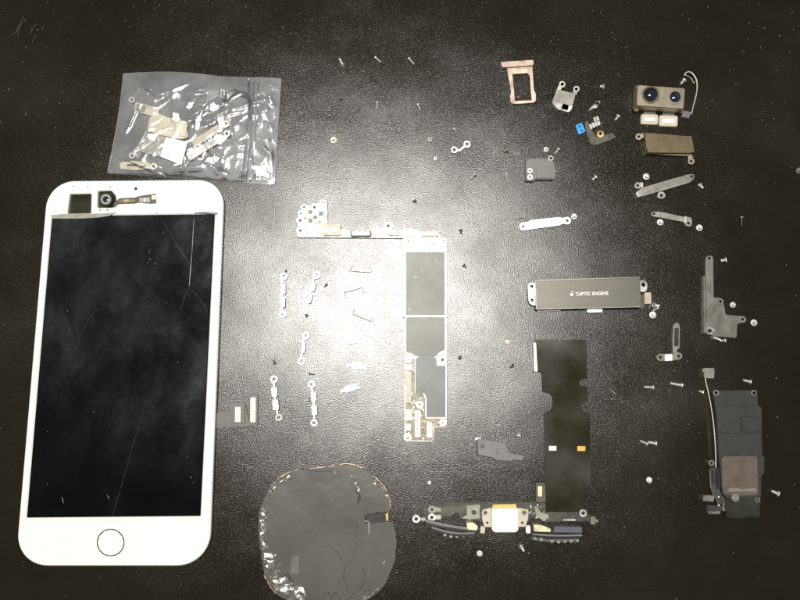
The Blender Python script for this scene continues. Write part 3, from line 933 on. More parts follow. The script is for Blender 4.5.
# ------------------------------------------------------------------ torn graphite pad
def make_pad():
    t = thing('torn_pad', 'round torn grey graphite pad with ragged foil edge', 'pad', 327, 535)
    rr = random.Random(11)
    raw = [(347.5, 463.8), (362.5, 467.5), (376, 477.5), (385, 487.5), (389.6, 499), (391, 510.6), (378, 512.6), (364.5, 515.4), (365.6, 524.5), (368.6, 524.4),
           (380, 523.6), (392.8, 522.4), (396, 537.5), (395.4, 560), (386, 582.5), (376, 594), (362, 603), (340, 608), (312, 608), (290, 602.5),
           (275, 592.5), (264.2, 575), (261, 555), (258, 525), (260.4, 508), (270, 487.5), (282.5, 476), (297.5, 469.6), (322.5, 467.2)]
    n = len(raw)
    out = []
    for i in range(n):
        a, b = Vector(raw[i]), Vector(raw[(i + 1) % n])
        out.append(raw[i])
        if 5 <= i <= 10:
            continue
        k = max(1, int((b - a).length / 3.2))
        for s in range(1, k):
            p = a.lerp(b, s / k)
            d = (b - a).normalized()
            bul = math.sin(math.pi * s / k) * .7
            j = rr.uniform(-.7, .7)
            out.append((p.x + d.y * (bul + j), p.y - d.x * (bul + j)))

    skin = plate('pad_core', out, .05, .75, 'graphite', t, ch=.12)
    # torn foil: crumpled ribbons along the edge
    def foil(path, w0, w1, seed, m='foil', step=1.6, zt=.9):
        r2 = random.Random(seed)
        pts = [Vector(q) for q in spline(path, 6)]
        dense = [pts[0]]
        for q in pts[1:]:
            if (q - dense[-1]).length > step:
                dense.append(q)
        vs, fs, W = [], [], 4
        for i, q in enumerate(dense):
            d = (dense[min(i + 1, len(dense) - 1)] - dense[max(i - 1, 0)]).normalized()
            nn = Vector((d.y, -d.x))
            wa, wb = r2.uniform(.2, 1.3), r2.uniform(w0, w1)
            end = min(1, .25 + min(i, len(dense) - 1 - i) * .4)
            for k in range(W + 1):
                o_ = (-wa + (wa + wb) * k / W) * end + (r2.uniform(-.5, .5) if 0 < k < W else 0)
                x = q - nn * o_ * (1 if (q - nn - Vector((327, 535))).length < (q - Vector((327, 535))).length else -1)
                z = zt + (r2.uniform(.05, .75) if 0 < k < W else r2.uniform(-.25, .1))
                vs.append(P(x.x + r2.uniform(-.4, .4), x.y + r2.uniform(-.4, .4), z))
        n1 = len(vs)
        for i in range(len(dense) - 1):
            for k in range(W):
                a = i * (W + 1) + k
                if (i + k) % 2:
                    fs += [(a, a + 1, a + W + 2), (a, a + W + 2, a + W + 1)]
                else:
                    fs += [(a, a + 1, a + W + 1), (a + 1, a + W + 2, a + W + 1)]
        mesh('torn_foil', vs, fs, m, t)
    foil([(262, 506), (259.5, 516), (259, 528), (261, 542), (263, 552)], 4.0, 9.0, 1)
    foil([(261.6, 550), (263, 562), (266.5, 574)], 7, 16, 2)
    foil([(268, 578), (277, 590), (290, 600), (306, 605)], 9, 20, 3)
    foil([(278, 483), (284, 478), (290, 474.5)], 1.5, 5, 4)
    foil([(372, 476), (379, 483), (384.5, 489)], 1.5, 4, 5)
    foil([(386, 490), (389, 499)], 1.5, 4, 6)
    foil([(351.5, 476), (356, 484), (359, 490), (357, 497)], 1.0, 3.0, 7)
    foil([(356, 489), (360, 495), (358, 505)], 1.5, 3.5, 8, 'graphite')
    foil([(333, 471), (338, 472.4)], 1.5, 3.5, 9)
    foil([(379, 590), (370, 598), (360, 603)], 2, 6, 10)
    foil([(282, 562), (276, 568), (274, 577)], 2, 5, 12)
    foil([(264, 556), (270, 558), (277, 556)], 2, 6, 13)
    foil([(284, 586), (296, 590), (306, 597)], 3, 7, 14)
    foil([(272, 576), (280, 580), (286, 576), (292, 584)], 2, 5, 15, 'graphite')
    foil([(268, 496), (272, 489), (277, 484)], 1, 3, 16)
    for path in ([(271, 486), (276, 481), (283, 475.4), (291, 471.6), (299, 468.8)], [(309, 468.6), (322, 467), (335, 465.4), (347, 463.4), (356, 465.4), (364, 468)],
                 [(264, 575), (267, 581), (272, 589), (276, 593)], [(373, 475.5), (380, 482), (386, 489), (389.6, 499), (390.6, 509)]):
        pp = spline(path, 4)
        tube('copper_edge', [(x + rr.uniform(-.4, .4), y + rr.uniform(-.4, .4), .62) for x, y in pp], [.1 + rr.uniform(0, .2) for _ in pp], 'edge_copper', t, n=6)
    for path, r in (([(357, 523), (356, 534), (355.4, 545), (353, 556), (348, 565.5), (343.4, 561), (340, 557), (337, 552), (331, 546), (327, 541)], .13),
                    ([(333, 548), (329, 548.6), (326, 546)], .07), ([(315, 519), (313.4, 524), (311.6, 531), (310, 533)], .08), ([(313.4, 524), (316, 522)], .06),
                    ([(345, 566), (343.6, 574), (345, 582), (348, 590), (353, 594), (359, 590), (363, 584), (364.6, 574), (362, 568)], .16),
                    ([(343.6, 576), (340, 580), (339, 588), (334, 596)], .12), ([(353, 594), (349, 599), (342, 602)], .2), ([(359, 590), (366, 592), (371, 587)], .16),
                    ([(300, 468.6), (310, 470), (318, 471.4), (327, 471), (336, 472.4)], .16), ([(322, 600), (328, 592), (331, 599), (336, 591), (340, 600)], .2),
                    ([(276, 482), (283, 478), (290, 480), (296, 475)], .16)):
        tube('crack', [(x + rr.uniform(-.4, .4), y + rr.uniform(-.4, .4), .74) for x, y in spline(path, 4)],
             [r * rr.uniform(.2, .8) for _ in spline(path, 4)], 'ink', skin, n=5)
    tube('crease', [(x, y, .73) for x, y in spline([(367, 526), (367.6, 545), (368.4, 575)], 4)], .05, 'plastic_grey', skin, n=5)
    tube('crease', [(x, y, .73) for x, y in spline([(268, 500), (290, 507), (325, 519), (358, 521)], 4)], .035, 'plastic_grey', skin, n=5)
    # square flap pressed into the film, gold contact in the slot
    plate('film_flap', rect(276, 557, 299, 573, -3), .8, .93, 'graphite', t, ch=.03)
    plate('film_flap', rect(291, 556, 299.5, 574, 4), .92, 1.1, 'flex_grey', t, ch=.03)
    plate('slot_floor', [(366, 516), (388, 512.4), (390, 521.6), (368, 524)], .04, .3, 'plastic_black', t)
    plate('bent_wire', strip([(364.6, 520.5), (369, 522.2), (369, 534)], 1.2), .85, 1.15, 'steel_dull', t)
    plate('gold_contact', [(385.4, 514.2), (388.0, 512.6), (388.6, 520.6), (386, 521)], .3, .8, 'gold', t)
    plate('gold_fleck', [(383, 562), (385.6, 559), (384.6, 563.4), (382.6, 564.6)], .85, 1.0, 'gold', t)


make_pad()


# ------------------------------------------------------------------ vibration motor
def make_motor():
    t = thing('vibration_motor', 'satin steel vibration motor can with white printed lettering', 'motor', 588, 294)
    Z = 3.4
    b = plate('can', [(535.6, 280.6), (640, 277.4), (641.7, 307), (536.5, 309.5)], .3, Z, 'taptic', t, ch=.18, r=.8)
    plate('rim', strip([(535.8, 280.4), (640.2, 277.2)], .9), Z - .1, Z + .05, 'steel_dull', b)
    plate('rim', strip([(535.5, 281), (536.4, 309.4)], .9), Z - .1, Z + .06, 'steel_dull', b)
    plate('rim', strip([(536.4, 309.2), (641, 306.8)], .8), Z - .1, Z + .04, 'steel_dull', b)
    plate('mounting_flange', [(528.6, 283), (536, 282.4), (536.6, 305.6), (531.8, 305.4), (528.8, 302.5), (527.6, 286)], 1.6, 2.2, 'steel', t,
          holes=[(531.6, 286.6, 1.7, 12), (532, 300.3, 1.7, 12)], r=2)
    plate('mounting_flange', [(639.6, 279.6), (645, 280.2), (647.3, 283), (647.3, 289.6), (645, 292), (640.2, 292)], 1.6, 2.2, 'steel', t,
          holes=[(643.3, 284.8, 2.1, 14)], r=1.8)
    plate('mounting_clip', rect(587, 309, 602.4, 312.6, -1.4), 1.0, 1.7, 'tinned', t)
    plate('lower_lip', [(536.5, 309), (560, 308.6), (561, 311), (537, 311.6)], .3, .9, 'steel_dark', t)
    f = plate('flex_tail', [(640, 296), (645, 293), (651, 292.2), (651.8, 303.8), (645.4, 304.4), (643, 309), (640.5, 308)], .5, .9, 'flex_olive', t)
    plate('flex_connector', rounded(rect(644.6, 292.4, 651.4, 303.8, -2), .6), .85, 1.5, 'bronze', f)
    # white print: emblem and lettering
    em = circ(0, 0, 1)
    body = []
    for k in range(28):
        a = 2 * math.pi * k / 28
        r_ = 1.0 + .10 * math.cos(2 * a) - .10 * math.exp(-((a - math.pi / 2) / .3) ** 2) - .08 * math.exp(-((a - 3 * math.pi / 2) / .3) ** 2)
        x, y = r_ * math.cos(a) * .92, r_ * math.sin(a)
        d = math.hypot(x - 1.12, y - .12)
        if d < .46:
            x = 1.12 - math.sqrt(max(0, .46 ** 2 - (y - .12) ** 2))
        body.append((571.8 + x * 1.75, 294.4 - y * 1.75))
    plate('emblem', body, Z - .02, Z + .02, 'label', b, ch=.004)
    plate('emblem_leaf', [(571.8, 292.1), (572.1, 291.0), (573.1, 290.5), (572.9, 291.6)], Z - .02, Z + .02, 'label', b, ch=.004)
    cu = bpy.data.curves.new('lettering', 'FONT')
    cu.body = 'TAPTIC ENGINE'
    cu.size = 1.0
    cu.offset = .022
    cu.extrude = 0
    tmp = bpy.data.objects.new('lettering_source', cu)
    COL.objects.link(tmp)
    bpy.context.view_layer.update()
    dg = bpy.context.evaluated_depsgraph_get()
    me = bpy.data.meshes.new_from_object(tmp.evaluated_get(dg))
    bpy.data.objects.remove(tmp)
    xs = [v.co.x for v in me.vertices]
    ys = [v.co.y for v in me.vertices]
    x0, x1, y0, y1 = min(xs), max(xs), min(ys), max(ys)
    A = P(575.6, 295.9, Z + .05)
    B = P(608.4, 294.9, Z + .05)
    U = B - A
    V = Vector((-U.y, U.x, 0)).normalized() * (P(575, 292.1, Z) - P(575, 295.7, Z)).length
    base = base_of(b)
    for v in me.vertices:
        s, r_ = (v.co.x - x0) / (x1 - x0), (v.co.y - y0) / (y1 - y0)
        v.co = (A + U * s + V * r_) * MM - base
    me.materials.clear()
    me.materials.append(M['label'])
    o = bpy.data.objects.new('lettering', me)
    COL.objects.link(o)
    o.parent = b


make_motor()


# ------------------------------------------------------------------ charging port flex
def make_port():
    t = thing('charging_port_flex', 'charging port assembly with white socket and long black ribbon', 'charging port', 540, 512)
    # long black ribbon: upper half lifted by the connector under its end

    def lift(x, y):
        f = max(0, min(1, (415 - y) / 75))
        return .5 + 2.3 * f * f * (3 - 2 * f) + .35 * math.sin((y - 340) * .05) * max(0, min(1, (y - 420) / 30)) + .10 * math.sin(x * .06 + y * .03)
    L_ = [(536.2, 340), (537.6, 371.5), (542.4, 371), (542.8, 391.5), (546, 393), (550, 393.6), (552.6, 397), (553.2, 402), (551.6, 409.6), (547, 411.4), (543.6, 412.6)]
    R_ = [(586.8, 339.6), (587.4, 378.2), (581, 379), (579.2, 382.4), (581, 385.8), (587.8, 386), (588, 400.6), (583, 402.4), (580.8, 407), (583.2, 411.2), (589.2, 412.6)]

    def edge(pts, y):
        for a, b in zip(pts, pts[1:]):
            if a[1] <= y <= b[1]:
                return a[0] + (b[0] - a[0]) * (y - a[1]) / max(1e-6, b[1] - a[1])
        return pts[-1][0]
    Ls = [(536.2, 339.6), (537.6, 371.2), (542.2, 371.6), (542.8, 391.4), (549.4, 393.4), (552.6, 397), (553.2, 402), (551.6, 409.4), (544.0, 412.8), (545.2, 483), (546, 512)]
    Rs = [(586.8, 339.6), (587.4, 378.0), (580.4, 379.2), (579.2, 382.4), (580.4, 385.6), (587.8, 386), (588, 400.6), (582.4, 402.6), (580.8, 407), (583, 411.4), (589.2, 412.8),
          (590.2, 427), (590.2, 485.6), (585.2, 486.8), (584.2, 512)]
    ys = sorted(set([p[1] for p in Ls + Rs] + [339.6 + k * 2.0 for k in range(87)]))
    ys = [y for y in ys if y <= 512]
    NX = 10
    verts, faces = [], []
    for y in ys:
        a, b = edge(Ls, y), edge(Rs, y)
        for i in range(NX + 1):
            x = a + (b - a) * i / NX
            verts.append(P(x, y, lift(x, y)))
    n1 = len(verts)
    verts += [v - Vector((0, 0, .16)) for v in verts]
    w_ = NX + 1
    for j in range(len(ys) - 1):
        for i in range(NX):
            a = j * w_ + i
            faces.append((a, a + w_, a + w_ + 1, a + 1))
            faces.append((n1 + a, n1 + a + 1, n1 + a + w_ + 1, n1 + a + w_))
    def wall(idx):
        for p, q in zip(idx, idx[1:]):
            k = len(verts)
            verts.extend([verts[p].copy(), verts[q].copy(), verts[n1 + q].copy(), verts[n1 + p].copy()])
            faces.append((k, k + 3, k + 2, k + 1))
    wall([j * w_ for j in range(len(ys))])
    wall([j * w_ + NX for j in reversed(range(len(ys)))])
    wall(list(reversed(range(w_))))
    wall([(len(ys) - 1) * w_ + i for i in range(w_)])
    rb = mesh('ribbon', verts, faces, 'flex_black', t, smooth=True)
    plate('ribbon_connector', rounded(rect(534.0, 342.5, 538.6, 371.5, -1.5), .8), 1.3, 2.4, 'bronze', rb)
    plate('white_label', rect(549.2, 446.2, 556.8, 450.8, 1), 1.0, 1.12, 'label', rb, zref=.9)
    plate('amber_label', rect(577.2, 446.2, 585.2, 451, 1), 1.0, 1.12, 'orange', rb, zref=.9)
    for o, yy, xx in ((rb.children[1], 448.5, 553), (rb.children[2], 448.5, 581)):
        o.location.z = (lift(xx, yy) - 1.0 + .06) * MM
    tb = plate('ribbon_tab', rounded(rect(536, 483, 546, 502), 1), .3, .6, 'flex_olive', t)
    plate('tab_contacts', rounded(rect(537.8, 486, 542.2, 496.6), 1.2), .58, .9, 'gold_pale', tb)
    # base flex of the port
    bf = plate('base_flex', [(423, 507.4), (437, 506.6), (451, 503), (480, 502), (532, 502.2), (546, 503.4), (546.4, 510.6), (584.6, 511.4), (590, 517.4), (594, 518),
                             (594, 521.8), (572, 521.4), (545, 522), (538, 518), (531, 518.4), (529, 522), (482, 522), (472, 519.4), (461.4, 518.6), (457, 513.2),
                             (453, 513), (449.4, 517.8), (433, 521), (425.4, 518.6)], .25, .6, 'flex_dark', t)
    scatter_boxes('chip_components', [(529, 504), (546, 520)], 26, .6, 'tinned', t, .35, .8)
    scatter_boxes('chip_components', [(468, 505), (482, 519)], 16, .6, 'cream', t, .35, .8)
    scatter_boxes('chip_components', [(548, 513), (580, 520)], 14, .6, 'flex_grey', t, .3, .8)
    plate('dark_tape', [(436, 508), (466, 505), (466, 514), (456, 511.6), (450, 516.4), (441, 516.2)], .58, .78, 'flex_olive', bf)
    plate('socket_mount', [(482.4, 509.6), (492.4, 507.6), (492.4, 527), (484.6, 527.2), (482, 519)], .5, 1.3, 'cream', t,
          holes=[(485.3, 512.7, 2.3, 14), (487.2, 522.8, 1.3, 12)], r=1.4)
    plate('socket_mount', [(518.2, 507.6), (528.6, 509.6), (528.2, 518.4), (525.4, 527), (518.2, 527)], .5, 1.3, 'cream', t,
          holes=[(524.2, 512.6, 2.3, 14), (522.2, 522.8, 1.3, 12)], r=1.4)
    ring('mount_bush', 485.3, 512.7, 3.5, 1.8, .6, 1.5, 'bronze', t)
    ring('mount_bush', 524.2, 512.6, 3.5, 1.8, .6, 1.5, 'bronze', t)
    s = plate('socket', [(491.8, 508.6), (518.8, 508.6), (518.8, 530), (516.4, 532.6), (494.4, 532.6), (491.8, 530)], .3, 3.6, 'port', t, ch=.35, r=1.5)
    plate('yellow_tape', [(493, 504.6), (515.8, 504.2), (517, 509), (492, 509)], 1.3, 2.6, 'yellow', s)
    for x, y, ro, ri, m in ((432.0, 509.6, 3.9, 1.5, 'tape'), (431.8, 517.4, 3.9, 1.8, 'steel'), (416.2, 519, 3.9, 1.9, 'steel'), (583.2, 513.2, 3.9, 1.8, 'steel')):
        ring('screw_eyelet', x, y, ro, ri, .3, 1.1, m, t, n=18, bore=.65)
    plate('eyelet_tongue', strip([(419, 519), (426, 519.6)], 3), .3, .8, 'steel_dull', t)
    plate('eyelet_tongue', strip([(434.8, 517.4), (441, 517)], 4.2), .5, 1.0, 'cream', t)
    plate('green_tape', [(434.5, 506.8), (441, 508.2), (441, 511.4), (435, 512)], .6, 1.0, 'tape', t)
    plate('green_tape', [(466.6, 505.4), (479.6, 504.6), (480, 518.6), (470, 519.4), (461.6, 518.4), (467, 514.6)], .62, .95, 'tape', t, holes=[rect(471.6, 510.2, 476.4, 514.6)])
    plate('green_tape', [(534.6, 508.6), (538, 508), (540.6, 512), (548.6, 514.6), (548.6, 518.8), (541, 519.4), (536.6, 516.6)], .62, 1.0, 'tape', t)
    plate('silver_strip', rect(563, 519, 575.6, 520.8, .4), .6, .9, 'tinned', t)
    plate('side_screw', rounded(rect(590.4, 516.4, 595.6, 524.6, 2), 1), .4, 1.6, 'steel_dark', t)
    plate('side_screw_tip', rounded(rect(595.4, 519.4, 598.4, 522.4), .6), .7, 1.3, 'steel_dull', t)
    # microphone / speaker gaskets with their meshes; grey rims paint the highlight along the top edges
    for nm, path, wd, z0, z1, m in (('gasket_bar', [(425.2, 521.4), (440, 525), (458, 528.2), (477, 530)], 5.6, .1, 1.5, 'plastic_black'),
                                    ('gasket_rim_highlight', [(425.6, 520.6), (440, 524.2), (458, 527.4), (476, 529.2)], 2.8, 1.0, 2.0, 'plastic_grey'),
                                    ('gasket_bar', [(431, 527.6), (446, 532.2), (460, 534.4), (476, 533.8)], 4.6, .1, 1.1, 'plastic_black'),
                                    ('gasket_rim_highlight', [(431.4, 527.4), (446, 531.6), (460, 533.4), (475, 533)], 1.9, .9, 1.6, 'plastic_grey'),
                                    ('gasket_bar', [(532, 533.8), (556, 535.4), (582.6, 535)], 4.0, .1, 1.1, 'plastic_black'),
                                    ('gasket_rim_highlight', [(532, 534.4), (556, 535.8), (582.6, 535.4)], 1.6, .9, 1.6, 'plastic_grey'),
                                    ('gasket_bar', [(531.5, 538), (548, 540.6), (578, 540)], 3.4, .1, .9, 'rubber'),
                                    ('membrane', [(554, 529.4), (582, 530)], 6.2, .2, 1.7, 'lavender'),
                                    ('black_block', [(548, 531), (556, 531.6)], 6.0, .2, 1.5, 'plastic_black')):
        plate(nm, strip(spline(path, 3) if len(path) > 2 else path, wd), z0, z1, m, t, r=.7, ch=.12)
    plate('gold_pad', [(466.4, 523), (473, 522.4), (478, 526.4), (477, 530.6), (467.6, 529.6)], .5, 2.1, 'gold_pale', t, r=1)
    plate('gold_pad', [(533.4, 524.6), (541, 525), (551, 528.8), (550.6, 532), (534, 531.6)], .5, 2.0, 'gold_pale', t, r=1)
    plate('side_clip', rounded(rect(480.4, 526.4, 485, 533.4, 4), 1), .3, 1.4, 'cream', t)
    plate('side_clip', rounded(rect(526, 525.6, 530.4, 533.4, -3), 1), .3, 1.4, 'label', t)
    for x, y in ((445, 535), (451, 536.6), (457, 536.4), (463.4, 535.8), (470, 535.4)):
        plate('mesh_tooth', circ(x, y, 1.7, 8), .1, 1.0, 'steel_dull', t)
    for x, y in ((535, 538.4), (541.6, 539.6), (552, 541.2), (558.6, 541.8), (565, 541.4), (571.4, 541.2), (577.6, 540.6)):
        plate('mesh_tooth', circ(x, y, 1.8, 8), .1, 1.1, 'steel_dull', t)


make_port()


# ------------------------------------------------------------------ loudspeaker module
def make_speaker():
    t = thing('speaker_module', 'charcoal phone loudspeaker module with brown square plate and thin antenna lead', 'speaker', 740, 455)
    Z = 2.6
    b = plate('housing', [(712.6, 390.4), (757.6, 389.8), (758.6, 405.6), (762, 407), (762.6, 455), (764.8, 456.4), (764.8, 474), (761.8, 475.4), (761.4, 498),
                          (727, 499), (722.6, 494), (718.6, 452), (716.6, 415), (713.4, 396)], .2, Z, 'plastic_dark', t,
              holes=[(716.2, 392.8, 1.5, 12), (754, 392.8, 1.5, 12)], r=1.6, ch=.25)
    for x in (716.2, 754):
        ring('screw_eyelet', x, 392.8, 3.0, 1.5, Z - .1, Z + .12, 'steel_dull', b)
    plate('vent_groove', rounded(rect(740.9, 415.7, 761.8, 432.4), 2.6), Z - .1, Z + .03, 'plastic_black', b)
    plate('vent_panel', rounded(rect(741.9, 416.7, 761.9, 431.6), 2.2), Z - .1, Z + .10, 'plastic_dark', b)
    plate('panel_step', rect(719, 432.8, 761.6, 433.4, .6), Z - .1, Z + .05, 'plastic_black', b)
    plate('panel_step', rect(718, 405.4, 758, 406, 0), Z - .1, Z + .04, 'plastic_black', b)
    m = plate('magnet_plate', rounded([(721.6, 456.4), (757.4, 456.2), (758.4, 495), (742, 496), (724, 494.6), (722.4, 490)], 3), Z - .1, Z + .22, 'brown_plate', b, ch=.1)
    plate('plate_wear', [(727, 489.6), (733, 487.4), (742, 489.2), (755, 488), (757, 492), (745, 491), (734, 492), (728, 491.6)], Z + .20, Z + .225, 'plastic_grey', m, ch=.004)
    g = plate('front_board', [(727.4, 498), (760.8, 497), (760.2, 514.4), (740, 516.8), (727, 514.6), (724.4, 506)], .2, 1.9, 'green_dark', t, ch=.15)
    plate('foam_lip', [(724, 513.6), (740, 516.2), (759.6, 514), (759.4, 517.2), (740, 518.6), (727, 517.6)], .1, 1.4, 'plastic_black', t)
    ring('screw_eyelet', 757.6, 500, 2.8, 1.2, 1.7, 2.2, 'steel_dull', g)
    plate('solder_dot', circ(735.4, 497.6, 4.0, 16), Z - .1, Z + .26, 'plastic_grey', b)
    lens('solder_bead', 733.6, 497.6, 1.3, Z + .25, .3, 'steel', b)
    # side arm: clear bracket, eyelet, tabs
    tube('arm_rim', [(x, y, 1.0) for x, y in spline([(709.8, 468), (710.4, 484), (713, 494), (718, 503)], 5)], .16, 'steel_dull', t)
    tube('arm_rim', [(x, y, 1.0) for x, y in spline([(715, 468), (718, 476), (719, 490), (724, 494)], 5)], .12, 'steel_dull', t)
    ring('arm_eyelet', 711.6, 463.2, 3.2, 1.4, .4, 1.2, 'steel_dark', t)
    plate('side_arm', [(709.6, 468), (714.4, 467.4), (717.6, 474), (718.6, 490), (724, 494), (726, 504), (718, 504), (712.4, 494), (710, 486)], .4, 1.0, 'flex_dark', t, r=1.4)
    plate('arm_slot', strip([(712.6, 470.5), (713, 484)], 2.2), .98, 1.04, 'plastic_black', t)
    plate('foam_block', rect(716.6, 468, 720.6, 489, -2), .9, 1.8, 'plastic_black', t)
    plate('spring_tab', rounded(rect(702.8, 495.2, 714, 501.4, 4), 1), .5, 1.5, 'steel_dull', t)
    plate('tab_bend', rect(703, 495, 706, 501, 4), 1.45, 1.7, 'steel', t)
    plate('spring_tab', rounded(rect(708, 511, 720.4, 514.2, 0), 1), .3, 1.2, 'steel_dull', t)
    plate('tab_base', rect(706.8, 505.4, 722, 511, 1), .3, .9, 'plastic_dark', t)
    for x, y in ((718.9, 497.2), (719, 505.4)):
        lens('solder_bead', x, y, 2.0, 1.0, .5, 'steel', t)
    plate('contact_pad', rect(722.6, 503, 727.4, 511), .9, 1.5, 'steel_dull', t)
    # antenna lead
    c = plate('lead_connector', rounded(rect(704, 368, 714.4, 378.4, 2), 1), .4, 1.5, 'steel_dull', t)
    plate('connector_lug', rect(702.4, 368.6, 704.6, 372), .4, 1.0, 'steel_dull', c)
    tube('antenna_lead', [(x, y, .9) for x, y in spline([(705, 377), (706, 383), (708.6, 394), (711.4, 409), (713.6, 425), (715.2, 445), (715.8, 462), (715.4, 470)], 5)], .26, 'wire', t, n=8)
    plate('clear_film_strip', strip(spline([(699, 369), (701.6, 384), (705.4, 402), (708, 420), (709.4, 440), (710, 458)], 4), 3.4), .05, .2, 'flex_black', t)


make_speaker()


# ------------------------------------------------------------------ sim tray
t = thing('sim_tray', 'rose gold sim card tray frame lying flat', 'tray', 519, 84)
plate('face_bar', [(500.6, 61.6), (533.4, 59.4), (534.2, 63.4), (533, 65.6), (503, 67.6), (500.8, 66)], .1, 2.0, 'rose', t, r=1, ch=.2)
fr = plate('frame', [(506.4, 66), (532.6, 64.6), (534.0, 90), (536, 93.6), (536.2, 100.6), (534, 102.8), (513, 104.2), (510.4, 102), (509.8, 95.6), (511, 92.4)], .1, 1.1, 'rose', t,
           holes=[[(512.6, 74.6), (527.6, 73.4), (529.6, 75.6), (531.4, 100), (515.2, 100.8)]], r=1.2, ch=.12)
plate('card_ledge', [(511.4, 70.4), (529.4, 69), (529.6, 73), (512.2, 74)], 1.05, 1.35, 'rose_in', fr)
plate('groove', strip([(510.4, 68.6), (531, 67.2)], 1.0), 1.05, 1.25, 'rose_in', fr)

# ------------------------------------------------------------------ headphone-side steel bracket
t = thing('eared_bracket', 'steel bracket with two raised ears and a square window, beside the sim tray', 'bracket', 565, 98)
plate('plate', [(557, 88.6), (561, 90), (569.6, 92.4), (576, 92.6), (573, 104.6), (569, 105.4), (552.6, 100.2)], .8, 1.3, 'steel_dull', t, r=.8)
plate('lip', [(552.2, 100), (573, 105.2), (571.6, 109.6), (568.6, 112.4), (558.6, 109.8), (552.8, 104)], .1, 1.1, 'steel', t,
      holes=[rect(562.4, 103.6, 568.4, 109.4, 14)], r=1)
ring('bush', 565.3, 106.8, 2.7, 1.4, .3, 1.0, 'steel_dull', t)
plate('ear', strip([(557.6, 91.6), (560, 87), (561, 85.6)], 4.0), .8, 1.25, 'steel', t)
ring('eyelet', 562.3, 84.2, 3.3, 1.7, .9, 1.4, 'steel', t)
plate('ear', strip([(574.4, 94), (575.8, 90.5)], 4.4), .8, 1.2, 'steel', t)
ring('eyelet', 576.4, 88.9, 3.2, 1.6, .9, 1.4, 'steel', t)

# ------------------------------------------------------------------ flash flex
t = thing('flash_flex', 'bent olive flex with blue gasket, gold ring and silver tags', 'flex cable', 596, 134)
f = plate('flex', [(584.6, 122), (588, 120.6), (591, 128.6), (596.6, 137.4), (604.2, 135.2), (610, 134.4), (612, 139), (606, 141.4), (597, 144.8), (592.4, 145.2), (589.6, 142.6), (586.6, 133.6)],
          .3, .55, 'flex_olive', t, r=1)
bl = plate('blue_gasket', [(575.3, 125.2), (581.8, 122.4), (585.8, 131.2), (579, 134.8)], .1, 1.1, 'blue', t, r=1.2,
           holes=[(579.6, 126.2, .9, 8), (582, 130.6, .9, 8)])
for i, (x, y) in enumerate(((590.8, 126.6), (593.4, 125.2), (596.0, 123.8), (598.6, 122.6), (595, 119.6), (597.8, 118.8))):
    plate('silver_tag', rounded(rect(x - 1.2, y - 2.6, x + 1.2, y + 2.6, -18), .4), .4, .9 + .1 * (i % 2), 'steel', f)
plate('tag_carrier', [(589, 124.8), (599, 118), (601.4, 124), (591.4, 129)], .3, .7, 'flex_grey', f)
ring('gold_ring', 600.5, 133.8, 3.6, 1.6, .3, 1.1, 'gold', f, n=18)
plate('end_pad', [(605.6, 135.6), (612.6, 133), (615.6, 137), (608.6, 140.8)], .5, .85, 'flex_grey', t)
plate('end_pad_face', [(606.8, 135.9), (612.3, 133.9), (614.4, 136.8), (608.9, 139.7)], .83, .9, 'flex_dark', t)

t = thing('hook_clip', 'tiny steel hook clip above the blue gasket flex', 'clip', 594, 106)
plate('blade', [(587.8, 111.4), (591.6, 106.6), (594.4, 103.8), (597.8, 105), (597, 107.8), (592.4, 108.6)], .1, .7, 'steel', t)
tube('hook', [(x, y, .5) for x, y in spline([(595, 105), (595.4, 102.4), (598, 101.2), (600, 102), (598.8, 104.2), (596.6, 105.2)], 3)], .22, 'steel', t)

# ------------------------------------------------------------------ dual camera
t = thing('dual_camera', 'bronze dual lens camera module with two connectors', 'camera', 660, 100)
Z = 5.0
h = plate('housing', [(637, 84.4), (685.6, 87.8), (684.2, 109.6), (636.2, 106)], .8, Z, 'bronze', t, r=2.4, ch=.35)
plate('base_frame', [(635, 86), (637.4, 85), (684.6, 110), (683, 113.2), (646, 110.6), (635.4, 109.6), (634.2, 107)], .1, 1.6, 'bronze_dark', t, r=1)
plate('solder_lug', rounded(rect(634.4, 107, 638.6, 111, 8), .8), 1.0, 2.0, 'gold', t)
for x, y, r_ in ((650.8, 94.4, 6.4), (675.2, 96.8, 6.6)):
    bz = ring('lens_barrel', x, y, r_ + .7, r_ - 1.1, Z - .3, Z + .35, 'bronze' if x > 660 else 'lens_black', h, n=28)
    plate('lens_bore', circ(x, y, r_ - .4, 24), Z - .35, Z + .18, 'lens_black', bz)
    lens('lens_glass', x, y, r_ - 2.9, Z + .17, .45, 'lens_blue', bz)
ring('spring_ring', 650.8, 94.8, 9.0, 7.6, Z - .1, Z + .04, 'bronze_dark', h, n=28)
plate('index_mark', strip([(659, 91.4), (664.4, 98.4)], 1.0), Z - .05, Z + .05, 'tinned', h)
plate('index_mark', strip([(664.6, 91.8), (661, 95)], .8), Z - .05, Z + .05, 'tinned', h)
for p0, p1 in (((641.2, 114), (658.4, 124.2)), ((659.4, 115.2), (678, 126.2))):
    nx = plate('flex_neck', rect((p0[0] + p1[0]) / 2 - 6, 108.8, (p0[0] + p1[0]) / 2 + 6, 116, 3), .3, .7, 'flex_grey', t)
    c = plate('connector', rounded(rect(*p0, *p1, 2), 2), .2, 1.5, 'cream', t, ch=.25)
    plate('contact_slot', rounded(rect(p0[0] + 3.2, p0[1] + 3.4, p1[0] - 3.2, p1[1] - 3, 2), 1), 1.45, 1.8, 'white_metal', c)

